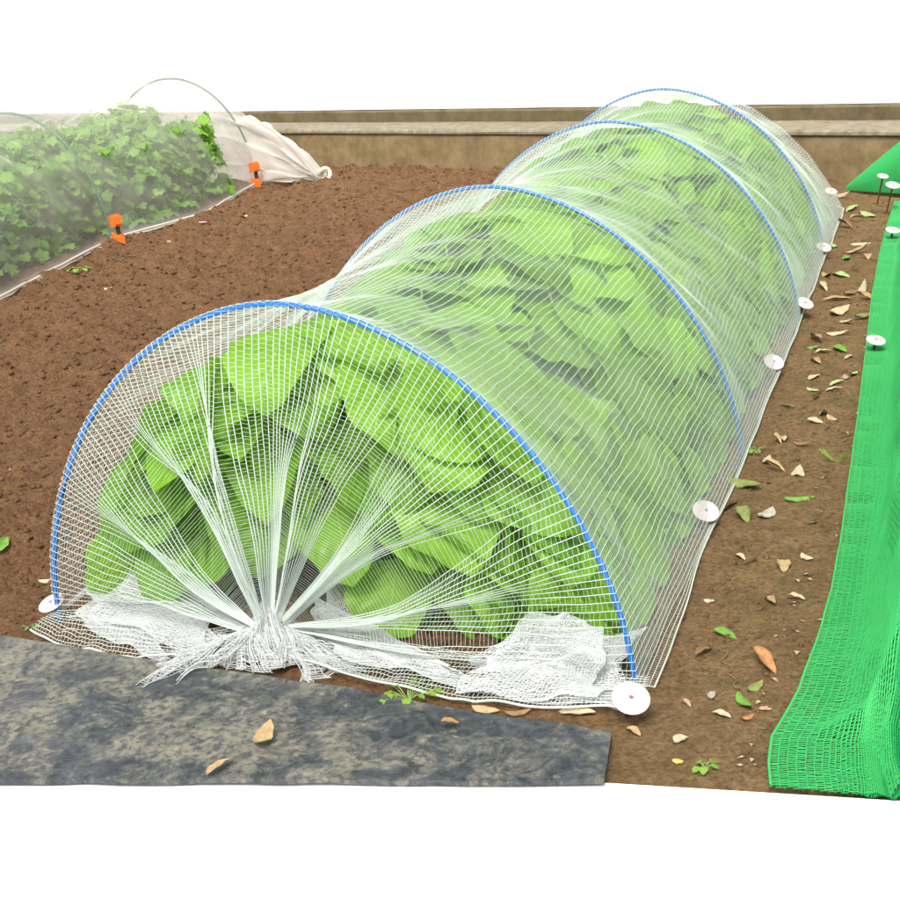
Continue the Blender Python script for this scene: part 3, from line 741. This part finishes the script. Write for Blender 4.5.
F = np.stack([idx[:-1, :-1], idx[1:, :-1], idx[1:, 1:], idx[:-1, 1:]], -1).reshape(-1, 4)
uvv = np.stack(np.meshgrid(np.linspace(0, 1, N0), np.linspace(0, 1, N1), indexing='ij'), -1).reshape(-1, 2)
mesh_obj('mesh_cover', Pall.reshape(-1, 3) - lo_, F, MFAB, lnet, smooth=True, uv=uvv, attr=dn.ravel())
MFAB2 = net_mat('cream_hem', (.66, .62, .52), .3)
V, F = tubes(np.array([P[:, 1]]), .007, 6); mesh_obj('rolled_hem', V - lo_, F, MFAB2, lnet, smooth=True)
# loop of the knot
a = np.linspace(0, 2 * math.pi, 40); lp = np.stack([knot[0] + .02 + .035 * np.cos(a), knot[1] + .01 * np.sin(2 * a), knot[2] + .01 + .035 * np.sin(a)], -1)
V, F = tubes(lp[None], .016, 8); mesh_obj('knot', V - lo_, F, MFAB2, lnet, smooth=True)
for k, (dd, lab) in enumerate(((HD[0], 'thin green hoop under the fine mesh, nearer the camera, with an orange clip'), (HD[1], 'thin green hoop under the fine mesh by its gathered end'))):
    tt = np.linspace(0, math.pi, 50); Pq = lcross(np.full(50, dd), tt); foot = Pq[0].copy()
    Pq = np.vstack([Pq[0] - [0, 0, .06], Pq, Pq[-1] - [0, 0, .06]]); V, F = closed_tube(Pq, .0065, 8)
    o = mesh_obj('tunnel_hoop', V - foot, F, MGH, smooth=True); o.location = foot.tolist(); tag(o, lab, 'hoop', 'green hoops under the fine mesh')
def clip(px, py, z, label, rz):
    pos = at(px, py, z); root = empty('net_clip', pos, rz); root.scale = (1.6, 1.6, 1.6); tag(root, label, 'clip', 'orange clips on the fine mesh')
    def jaw(sz, tw):
        V, F = [], []
        n = 14
        for i in range(n + 1):                       # C-shaped clip wall wrapped round the hoop
            a = math.radians(-130 + 260 * i / n)
            for r_ in (.013, .020):
                for h_ in (-.020, .020): V.append([r_ * math.cos(a) * 1.25, r_ * math.sin(a), sz + h_ + tw * math.cos(a)])
        for i in range(n):
            b = i * 4; c_ = b + 4
            F += [[b, b + 1, c_ + 1, c_], [b + 3, b + 2, c_ + 2, c_ + 3], [b + 1, b + 3, c_ + 3, c_ + 1], [b + 2, b, c_, c_ + 2]]
        F += [[0, 2, 3, 1], [n * 4, n * 4 + 1, n * 4 + 3, n * 4 + 2]]
        vt, ft = box((.024, 0, sz + tw), (.012, .026, .026)); return joinl([(V, F), (vt, ft)])
    for sz, tw in ((.032, .004), (-.030, -.004)):
        V, F = jaw(sz, tw); mesh_obj('jaw', V, F, MORANGE, root)
    V, F = box((.012, .0, .0), (.012, .012, .05)); mesh_obj('hinge', V, F, plain('dark_hinge', (.05, .03, .02)).m, root)
clip(117, 230, .085, 'orange clip on the green hoop nearer the camera, on the fine mesh', math.radians(-60))
clip(255, 175, .085, 'orange clip on the green hoop by the gathered net end', math.radians(-60))
pin(atz(203, 222, .02), 'small pale disc pin on the hem of the fine mesh between the orange clips', .026, (-.1, .1), .02)

# small lobed-leaf plants under the fine mesh
def bush(seed, R=.25, H=.5, n=120):
    rg = np.random.default_rng(seed); Vs, Fs, Us, Ts, st, off = [], [], [], [], [], 0
    for i in range(n):
        a = rg.random() * 6.283; el = rg.random(); rr = R * (1 - .45 * el) * (.35 + .65 * rg.random() ** .5); z = H * (.10 + .88 * el) * (.85 + .2 * rg.random())
        P0 = np.array([rr * math.cos(a), rr * math.sin(a), z])
        L = .055 + .05 * rg.random()
        lp, lf, uv = leaf_grid(L, L * .80, 9, 5, cup=.1, droop=.3, wav=.06, seed=seed * 999 + i, lobes=3 if i % 2 else 2)
        nrm = np.array([math.cos(a) * .5, math.sin(a) * .5, 1.]) + .5 * rg.standard_normal(3); tip = np.array([math.cos(a), math.sin(a), -.1]) + .5 * rg.standard_normal(3)
        Wv = (lp - [0, L * .4, 0]) @ frame(nrm, tip).T + P0
        Vs.append(Wv); Fs.append(lf + off); off += len(Wv); Us.append(uv); Ts.append(np.full(len(Wv), np.clip(.5 + .3 * rg.standard_normal(), 0, 1)))
        b = Wv[2]; t = np.linspace(0, 1, 5)[:, None]; st.append(2 * t * (1 - t) * b * [.3, .3, .6] + t ** 2 * b)
    return np.concatenate(Vs), np.concatenate(Fs), np.concatenate(Us), np.concatenate(Ts), np.array(st)
protos = []
side_n = ['path-side', 'middle', 'outer']
rown2 = ['nearest the left frame edge', 'before the nearer orange clip', 'just past the nearer orange clip', 'level with the small pale disc pin', 'next to the gathered net end']
k = 0
for r in range(12):
    for c in range(3):
        dd = .15 + r * .33
        if dd > LDs[4] - .35: continue
        base = np.array([np.interp(dd, LDs, LF[:, 0]), np.interp(dd, LDs, LF[:, 1])]) + LW * (.26 + .24 * c) + .03 * RNG.standard_normal(2)
        label = f"small lobed plant under fine mesh, {side_n[c]} one of {ROWN[r].replace('front', 'first')} row from the left"
        if len(protos) < 3:
            rt = empty('bushy_plant', [*base, 0]); V, F, U, T, st = bush(500 + k, R=.235, H=.62, n=260)
            mesh_obj('foliage', V, F, MLEAF2, rt, smooth=True, uv=U, attr=T)
            V, F = tubes(st, .0022, 4); mesh_obj('stems', V, F, MSTEM, rt); protos.append(rt)
        else:
            src = protos[k % 3]; rt = src.copy(); COL.objects.link(rt); rt.location = [*map(float, base), 0]; rt.rotation_euler = (0, 0, RNG.random() * 6.28)
            for ch in list(src.children): cc = ch.copy(); COL.objects.link(cc); cc.parent = rt
        sc_ = (1.0, 1.0, 1.03) if c == 1 else (.95, .95, .84) if c == 0 else (1.0, 1.0, .98); rt.scale = tuple(x * (.96 + .08 * RNG.random()) for x in sc_)
        tag(rt, label, 'plant', 'small lobed plants under the fine mesh'); k += 1

# ------------------------------------------------------------------ green net on the right
GE = np.array([at(*p)[:2] for p in ((771, 793), (769, 770), (772, 745), (800, 695), (818, 645), (832, 595), (841, 545), (850, 480), (858, 420), (866, 355), (872, 300), (880, 255), (889, 222), (895, 204))])
gs = np.concatenate([[0], np.cumsum(np.linalg.norm(np.diff(GE, axis=0), axis=1))])
RT = np.array([.93, -.36])
def gnet(du, dv, off=0.0, seed=0):
    nd = int(gs[-1] / du); d = np.linspace(0, gs[-1], nd)
    prof = np.array([(0, 0), (.03, .006), (.075, .02), (.115, .09), (.145, .20), (.18, .34), (.25, .47), (.38, .55), (.56, .57), (.76, .52), (.92, .34), (1.0, .15), (1.05, 0)])
    ps = np.concatenate([[0], np.cumsum(np.linalg.norm(np.diff(prof, axis=0), axis=1))]); nv_ = int(ps[-1] / dv); pv = np.linspace(0, ps[-1], nv_)
    px_ = np.interp(pv, ps, prof[:, 0]); pz_ = np.interp(pv, ps, prof[:, 1])
    for _ in range(3): px_[1:-1] = (px_[:-2] + px_[1:-1] * 2 + px_[2:]) / 4; pz_[1:-1] = (pz_[:-2] + pz_[1:-1] * 2 + pz_[2:]) / 4
    Dv, Pv = np.meshgrid(d, pv, indexing='ij')
    hs = sstep(.06, .50, Dv) ** 1.0 * (1 - .08 * (.5 + .5 * np.sin(Dv * 2 * math.pi / 1.3)))
    E0 = np.stack([np.interp(Dv, gs, GE[:, i]) for i in (0, 1)], -1)
    X_ = px_[None]; Z_ = pz_[None] * hs
    wr = .07 * vnoise(Dv * 2.2, Pv * 3, 71 + 0 * seed) * np.clip(Pv * 4, 0, 1) + .032 * vnoise(Dv * 6 - Pv * 2, Pv * 7 + Dv, 72) * np.clip(Pv * 5, 0, 1)
    slope_w = .10 * (1 - hs) * np.clip(Pv * 2, 0, 1)
    Q = np.zeros((*Dv.shape, 3)); Q[..., :2] = E0 + RT * (X_ + wr - off)[..., None]
    wr = wr + .045 * np.exp(-(((Pv * 9 + 2.2 * vnoise(Dv * 1.6, 0 * Pv, 79) + Dv * 1.1) % 2.2 - 1.1) / .30) ** 2) * np.clip(Pv * 4 - .4, 0, 1)
    fold = .050 * np.exp(-((Dv - .16 - .25 * Pv) / .035) ** 2) * np.clip(Pv * 3, 0, 1)
    Q[..., 2] = np.maximum(Z_ + wr * .6 + fold + off * .5, .012 + .012 * np.abs(vnoise(Dv * 8, Pv * 8, 73)) + off * .4)
    Q[..., :2] += np.array([.388, .92])[None, None] * (.02 * vnoise(Pv * 4, 0 * Pv, 74))[..., None]
    return np.swapaxes(Q, 0, 1)
gn = empty('green_net', [*GE[4], 0]); tag(gn, 'bright green mesh net draped over the bed along the right edge', 'net'); go_ = np.array(gn.location)
G1 = gnet(.0055, .0125); V, F = net_from_grid(G1, .0015, .0009, 7, jit=.5); mesh_obj('netting', V - go_, F, MGREEN, gn)
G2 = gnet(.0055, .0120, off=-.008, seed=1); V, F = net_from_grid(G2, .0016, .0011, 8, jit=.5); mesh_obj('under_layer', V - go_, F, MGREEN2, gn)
V, F = tubes(G1[:1], .0028, 5); mesh_obj('hem_cord', V - go_, F, MGREEN, gn, smooth=True)
# the far end of the same net, stretched out to a corner by the wall
tri = [at(847, 189, .01), at(888, 203, .01), at(930, 200, .02), at(930, 112, .30)]
apex = at(900, 137, .0); a_low, a_bR = at(847, 190, .012), at(900, 206, .012)
topR = a_bR + np.array([.12, .25, .52]); far = a_bR + np.array([.9, .1, .55])
def lerp(a, b, t): return a + (b - a) * t
nu_, nv_ = 90, 70; Q = np.zeros((nu_, nv_, 3))
for i in range(nu_):
    u_ = i / (nu_ - 1)
    lo1 = lerp(a_low, a_bR + np.array([.4, -.1, 0]), u_); hi1 = lerp(a_low + [0, 0, .015], a_bR + np.array([.55, .25, .60]), u_ ** .95)
    for j in range(nv_):
        v_ = j / (nv_ - 1); p = lerp(lo1, hi1, v_); p = p + np.array([-.05, -.10, 0]) * math.sin(math.pi * v_) * u_
        p = p + np.array([.5, -.8, .3]) * .07 * u_ * float(vnoise(u_ * 5 + v_ * 2, v_ * 6 - u_ * 3, 77)); p[2] = max(p[2], .012); Q[i, j] = p
V, F = join([net_from_grid(Q, .0026, .0022, 9), net_from_grid(Q + [0, .012, 0], .0026, .0022, 10)]); mesh_obj('end_flap', V - go_, F, MGREEN, gn)
pin(atz(876, 340, .05), 'pale disc pin on the green net edge halfway along the path', .030, (.3, .12), .05)
pin(atz(893, 230, .05), 'pale disc pin on the green net edge near the far pair of brown stakes', .030, (.3, .1), .05)
pin(atz(893, 185, .13), 'pale disc pin on a tall brown stake, right one of the pair by the wall', .034, (.35, .1), .13, MSTKB)
pin(atz(883, 176, .17), 'pale disc pin on a tall brown stake, left one of the pair by the wall', .026, (.3, .1), .17, MSTKB)

# ------------------------------------------------------------------ fallen leaves
def fallen(px, py, size_px, ang, colour, label, aspect=.42, curl=.5, lift=0.0, name='fallen_leaf', z=None, cat='leaf'):
    p = at(px, py); dist = np.linalg.norm(p - [0, 0, CH]); L = size_px * dist / FOC
    L = min(L * (1.12 if p[1] < 4 else 1.25), .11)
    seed = int(px * 7 + py)
    rg = np.random.default_rng(seed)
    lp, lf, uv = leaf_grid(L, L * aspect, 11, 7, cup=.08 + curl * .36, droop=(rg.random() - .35) * curl * .5, wav=.05, seed=seed, tipp=1.0 + .2 * rg.random(), basew=.8)
    lp = lp - [0, L / 2, 0]
    if curl > .75: lp[:, 0] *= .75
    lp[:, 2] *= 1 if rg.random() > .4 else -1
    R = Euler((lift + .12 * rg.standard_normal(), .15 * rg.standard_normal(), 0)).to_matrix(); lp = lp @ np.array(R).T
    lp[:, 2] -= lp[:, 2].min()
    th = .0008 + .0004 * rg.random()
    V = np.vstack([lp + [0, 0, th], lp]); n = len(lp)
    F = [list(map(int, f)) for f in lf] + [[int(i) + n for i in f][::-1] for f in lf]
    nu, nv = 11, 7; idx = np.arange(nu * nv).reshape(nu, nv)
    ring = list(idx[:, 0]) + list(idx[-1, 1:]) + list(idx[::-1, -1][1:]) + list(idx[0, ::-1][1:-1])
    for i in range(len(ring)):
        a, b = int(ring[i]), int(ring[(i + 1) % len(ring)]); F.append([a, a + n, b + n, b])
    o = mesh_obj(name, V, F, DM[colour], None, smooth=True, uv=np.vstack([uv, uv]))
    zz = float(gz(p[0], p[1])) + .0008 if z is None else z
    o.location = (float(p[0]), float(p[1]), zz)
    # image angle -> ground heading
    q = at(px + 8 * math.cos(math.radians(ang)), py - 8 * math.sin(math.radians(ang))); dv_ = q - p
    o.rotation_euler = (0, 0, math.atan2(dv_[1], dv_[0]) - math.pi / 2)
    tag(o, label, cat, 'fallen leaves'); return o
LV = [
 (745,484,34,-8,'olive','broad olive green leaf right of the first net-edge disc, in the leaf cluster',.55,.3),
 (743,514,28,-60,'olive','olive leaf standing on edge just below the broad olive leaf',.45,.5),
 (727,505,30,35,'dark','dark withered leaf touching the olive leaves near the first net-edge disc',.3,.8),
 (767,512,22,40,'grey','grey triangular leaf to the right of the olive leaf cluster',.65,.3),
 (800,498,28,5,'green','bright green slender leaf lying between the grey leaf and the green net',.3,.4),
 (784,565,25,-75,'tan','oblong tan leaf lying lengthwise in the middle of the near path',.5,.4),
 (807,555,17,-30,'cream','small cream leaf just right of the oblong tan leaf',.5,.5),
 (770,599,20,-45,'tan','curled tan leaf with a dark hollow below the oblong leaf',.5,.9),
 (796,595,17,-10,'cream','pale crumpled leaf next to the curled tan leaf with the hollow',.55,.9),
 (709,600,10,-10,'cream','tiny cream leaf chip alone on the bare soil by the net edge',.6,.3),
 (726,630,28,-22,'green','slim fresh green leaf lying on bare soil below the tiny cream chip',.3,.3),
 (704,651,24,28,'brown','rolled brown leaf close to the net, left of the slim green leaf',.4,.9),
 (765,661,36,-38,'orange','long orange-brown leaf, largest on the near path',.33,.7),
 (756,684,22,30,'olive','dull grey-green leaf just below the long orange-brown leaf',.45,.5),
 (744,702,32,-55,'green','bright green ragged leaf beneath the dull grey-green leaf',.34,.5),
 (748,717,15,30,'orange','small orange leaf at the tip of the bright green ragged leaf',.5,.6),
 (687,701,14,-40,'pink','small pinkish leaf piece near the front right disc pin',.35,.7),
 (722,714,19,-15,'cream','cream leaf left of the bright green ragged leaf',.5,.6),
 (712,693,15,80,'grey','grey pointed leaf above the cream leaf near the front corner',.55,.4),
 (681,739,16,25,'cream','rounded cream leaf below the front right disc pin, away from it',.65,.4),
 (678,761,10,0,'yellow','tiny yellow leaf by the front end of the path',.6,.3),
 (765,706,11,0,'pink','tiny pinkish leaf chip right of the small orange leaf',.5,.5),
 (634,731,17,-25,'tan','tan leaf directly below the front right disc pin',.5,.7),
 (798,473,14,70,'cream','cream leaf folded to a triangle above the bright green slender leaf',.8,.7),
 (776,468,22,-8,'tan','flat tan leaf left of the cream triangular leaf',.35,.8),
 (768,459,13,60,'cream','small upright cream leaf above the flat tan leaf',.6,.7),
 (786,437,18,75,'cream','upright cream leaf level with the foot of the second blue hoop',.45,.9),
 (804,443,20,-8,'brown','narrow brown leaf pointing right from the upright cream leaf',.25,.9),
 (778,441,14,-25,'tan','short tan leaf left of the upright cream leaf',.4,.9),
 (741,555,12,-20,'cream','little whitish leaf on a twig right below the first net-edge disc',.5,.6),
 (752,559,22,10,'dark','thin dark twig-like leaf beside the little whitish leaf',.12,.9),
 (787,405,15,-5,'palegreen','pale green leaf alone right of the net above the second hoop foot',.4,.4),
 (824,412,16,-60,'cream','cream leaf at the centre of the small pile midway up the path',.5,.7),
 (832,417,13,-20,'tan','tan leaf on the right of the small pile midway up the path',.5,.7),
 (815,421,15,-10,'cream','cream leaf at the lower left of the small pile midway up the path',.4,.7),
 (813,388,13,-10,'palegreen','pale green leaf above the small pile midway up the path',.4,.6),
 (834,388,15,5,'cream','cream leaf right of the pale green leaf above the small pile',.4,.7),
 (816,396,12,40,'dark','dark curled leaf between the small pile and the pale green leaf',.5,.9),
 (845,374,12,-60,'pink','pinkish leaf level with the green net disc pin, below it',.5,.7),
 (854,371,14,40,'palegreen','pale green leaf close to the green net below its disc pin',.35,.5),
 (837,381,18,18,'palegreen','long pale green leaf left of the pinkish leaf',.3,.5),
 (814,372,18,30,'cream','cream-green leaf lying alone right of the second net-edge disc',.35,.4),
 (816,358,15,-25,'tan','tan leaf above the lone cream-green leaf',.5,.8),
 (849,353,14,25,'cream','cream leaf nearest the disc pin of the green net',.3,.8),
 (823,349,13,5,'cream','bright cream leaf between the tan and the yellow-green leaves',.5,.5),
 (813,346,9,0,'green','small green leaf left of the bright cream leaf',.6,.3),
 (840,345,17,-20,'green','glossy yellow-green leaf right of the bright cream leaf',.45,.4),
 (816,337,24,-40,'pink','forked pinkish brown leaf below the third hoop disc',.4,.9),
 (837,329,17,5,'cream','narrow cream leaf right of the forked pinkish leaf',.3,.8),
 (847,318,17,-15,'cream','slender cream leaf above the narrow cream leaf',.25,.7),
 (863,315,15,10,'olive','dark green leaf against the green net edge',.5,.6),
 (840,308,24,22,'cream','broad cream leaf, brightest one right of the third hoop disc',.42,.4),
 (838,297,28,5,'tan','long tan leaf lying across the path above the broad cream leaf',.25,.8),
 (823,286,22,-35,'cream','curved cream leaf at the left end of the leaf tangle',.3,.8),
 (863,289,20,50,'cream','upturned cream leaf at the right end of the leaf tangle',.35,.8),
 (868,296,18,-12,'tan','tan leaf lowest at the right end of the leaf tangle',.35,.8),
 (852,291,18,15,'brown','brown leaf in the middle of the leaf tangle',.35,.8),
 (841,272,20,-12,'palegreen','pale green leaf above the leaf tangle',.35,.6),
 (827,275,20,-30,'tan','tan leaf next to the net above the leaf tangle',.35,.8),
 (846,256,12,-50,'green','short green leaf in the upper path beside the net',.5,.4),
 (868,256,12,-70,'tan','short tan leaf near the green net in the upper path',.5,.6),
 (833,244,15,-30,'palegreen','pale green leaf by the farthest hoop disc',.4,.6),
 (862,241,24,8,'cream','long cream leaf across the upper path',.25,.8),
 (858,250,20,0,'tan','tan leaf just under the long cream leaf of the upper path',.3,.8),
 (843,198,20,-5,'cream','cream leaf at the wall end beside the last disc pin',.35,.8),
 (852,208,24,20,'palegreen','pale green leaf below the green net corner at the wall',.35,.8),
 (868,213,24,-10,'palegreen','second pale green leaf below the green net corner, the one nearer the brown stakes',.35,.8),
 (858,219,20,15,'cream','cream leaf under the two pale green leaves at the wall end',.3,.8),
 (846,226,18,-10,'brown','brown leaf on bare soil in front of the wall end leaves',.35,.8),
 (5,558,26,60,'green','fresh green leaf on the soil at the left frame edge',.4,.3),
 (47,581,14,10,'cream','crumpled cream leaf outside the left foot of the front hoop',.5,.8),
 (16,474,12,0,'tan','tan leaf scrap on the tilled soil at the left frame edge, above the green leaf',.4,.7),
 (245,217,17,-15,'cream','cream leaf on tilled soil below the gathered net end',.3,.6),
 (172,241,14,30,'pink','pinkish brown leaf below the hem of the fine mesh',.5,.6),
 (130,264,12,5,'cream','cream leaf scrap below the nearer orange clip',.35,.6),
 (110,298,8,0,'cream','tiny cream leaf scrap farther out on the soil below the nearer orange clip',.5,.6),
 (210,663,15,10,'orange','orange-brown leaf half under the net tail beside the black sheet',.8,.4),
 (196,660,12,60,'pink','pinkish leaf left of the orange-brown leaf under the net tail',.7,.4),
 (97,653,18,0,'pink','pinkish tan leaf at the front left of the net by the black sheet',.45,.4),
 (80,651,20,5,'green','narrow green leaf by the front left net hem',.22,.5),
 (486,711,26,-5,'tan','tan leaf half buried between the net hem and the black sheet',.45,.6),
 (518,714,24,8,'brown','brown leaf right of the tan leaf at the net hem',.4,.8),
 (577,713,34,-4,'cream','long dry cream leaf under the net hem near the front right pin',.28,.7),
 (350,693,18,-8,'palegreen','pale green leaf under the net hem beside the knot',.4,.6),
 (338,690,12,30,'brown','brown leaf scrap beside the pale green leaf at the knot',.6,.8),
]
for (px, py, sz, an, colr, lab, asp, cu) in LV: fallen(px, py, sz, an, colr, lab, asp, cu)
fallen(266, 750, 36, 62, 'tan', 'single tan oval leaf lying on the black sheet', .48, .3, z=.028)
fallen(222, 781, 30, 32, 'tan', 'narrow tan leaf at the front rim of the black sheet', .35, .4, z=.028)
fallen(452, 738, 16, 5, 'orange', 'small orange leaf scrap on the right half of the black sheet', .6, .3, z=.028)
# unnamed tiny chips
def chips(n, seed):
    rg = np.random.default_rng(seed); Vs, Fs, off = [], [], 0
    for i in range(n):
        y = 1.95 + 5.2 * rg.random() ** 1.2; x = -.30 + y * .388 + .48 * rg.random() - .05
        L = .004 + .010 * rg.random(); a = rg.random() * 6.28; z = float(gz(x, y)) + .002
        c, s_ = math.cos(a), math.sin(a); q = np.array([[-L, -.3 * L, 0], [0, -.5 * L, .3 * L], [L, 0, .1 * L], [.1 * L, .5 * L, .25 * L], [0, 0, -.1 * L]])
        Vs.append(np.stack([q[:, 0] * c - q[:, 1] * s_ + x, q[:, 0] * s_ + q[:, 1] * c + y, q[:, 2] + z], -1))
        Fs.append(np.array([[0, 1, 3], [1, 2, 3], [0, 4, 1], [1, 4, 2], [2, 4, 3], [3, 4, 0]]) + off); off += 5
    return np.concatenate(Vs), np.concatenate(Fs)
V, F = chips(650, 5); o = mesh_obj('leaf_crumbs', V, F, plain('crumb', (.34, .26, .15), .8, .1, .5, 12).m); tag(o, 'tiny pale bits of dry leaf and grit strewn over the path', 'leaf litter', kind='stuff')

# ------------------------------------------------------------------ seedlings and sprouts
def seedling(px, py, label, n=7, spread=.03, h=.02, L=.018, blade=False):
    p = at(px, py); z0 = float(gz(p[0], p[1])); rt = empty('weed_seedling', [p[0], p[1], z0]); tag(rt, label, 'seedling')
    rg = np.random.default_rng(int(px)); Vs, Fs, Us, Ts, st, off = [], [], [], [], [], 0
    for i in range(n):
        a = 6.28 * i / n + rg.random(); rr = spread * (.3 + .7 * rg.random()); hh = h * (.6 + .6 * rg.random())
        l = L * (.8 + .4 * rg.random()); asp = .9 if not blade else .14
        lp, lf, uv = leaf_grid(l, l * asp, 7, 5, cup=.1, droop=.2, seed=i + int(px))
        P0 = np.array([rr * math.cos(a), rr * math.sin(a), hh]); tip = np.array([math.cos(a), math.sin(a), .1 if not blade else 1.0])
        Wv = lp @ frame(np.array([.2 * math.cos(a), .2 * math.sin(a), 1.]) if not blade else np.array([math.cos(a + 1.5), math.sin(a + 1.5), .2]), tip).T + P0
        Vs.append(Wv); Fs.append(lf + off); off += len(Wv); Us.append(uv); Ts.append(np.full(len(Wv), .6 + .4 * rg.random()))
        t = np.linspace(0, 1, 4)[:, None]; st.append(2 * t * (1 - t) * P0 * [.3, .3, .7] + t ** 2 * P0)
    mesh_obj('leaves', np.concatenate(Vs), np.concatenate(Fs), MLEAF2, rt, smooth=True, uv=np.concatenate(Us), attr=np.concatenate(Ts))
    V, F = tubes(np.array(st), .0008, 4); mesh_obj('stems', V, F, MSTEM, rt)
seedling(408, 701, 'cluster of small round-leaved weeds between the net hem and the black sheet', 26, .055, .022, .017)
seedling(704, 769, 'tiny round-leaved seedling at the front end of the path', 6, .012, .012, .014)
seedling(756, 450, 'tiny weed just right of the second blue hoop foot', 8, .02, .015, .012)
seedling(836, 458, 'upright grass sprout beside the green net', 4, .010, .006, .045, True)
seedling(78, 273, 'little green seedling under the hem of the fine mesh', 6, .04, .03, .035)
seedling(31, 627, 'tiny seedling beside the front left corner of the net', 5, .015, .01, .01)
# dry tendril
t = np.linspace(0, 1, 60); p0 = at(722, 650); p1 = at(741, 694)
P = p0[None] * (1 - t)[:, None] + p1[None] * t[:, None]; P[:, 0] += .008 * np.sin(t * 22) * (1 - t * .5); P[:, 2] = gz(P[:, 0], P[:, 1]) + .004 + .004 * np.abs(np.sin(t * 15))
V, F = closed_tube(P, .0011, 5); o = mesh_obj('dry_tendril', V - P[0], F, DM['brown'], smooth=True); o.location = P[0].tolist()
tag(o, 'thin curly dry tendril above the bright green ragged leaf', 'tendril')
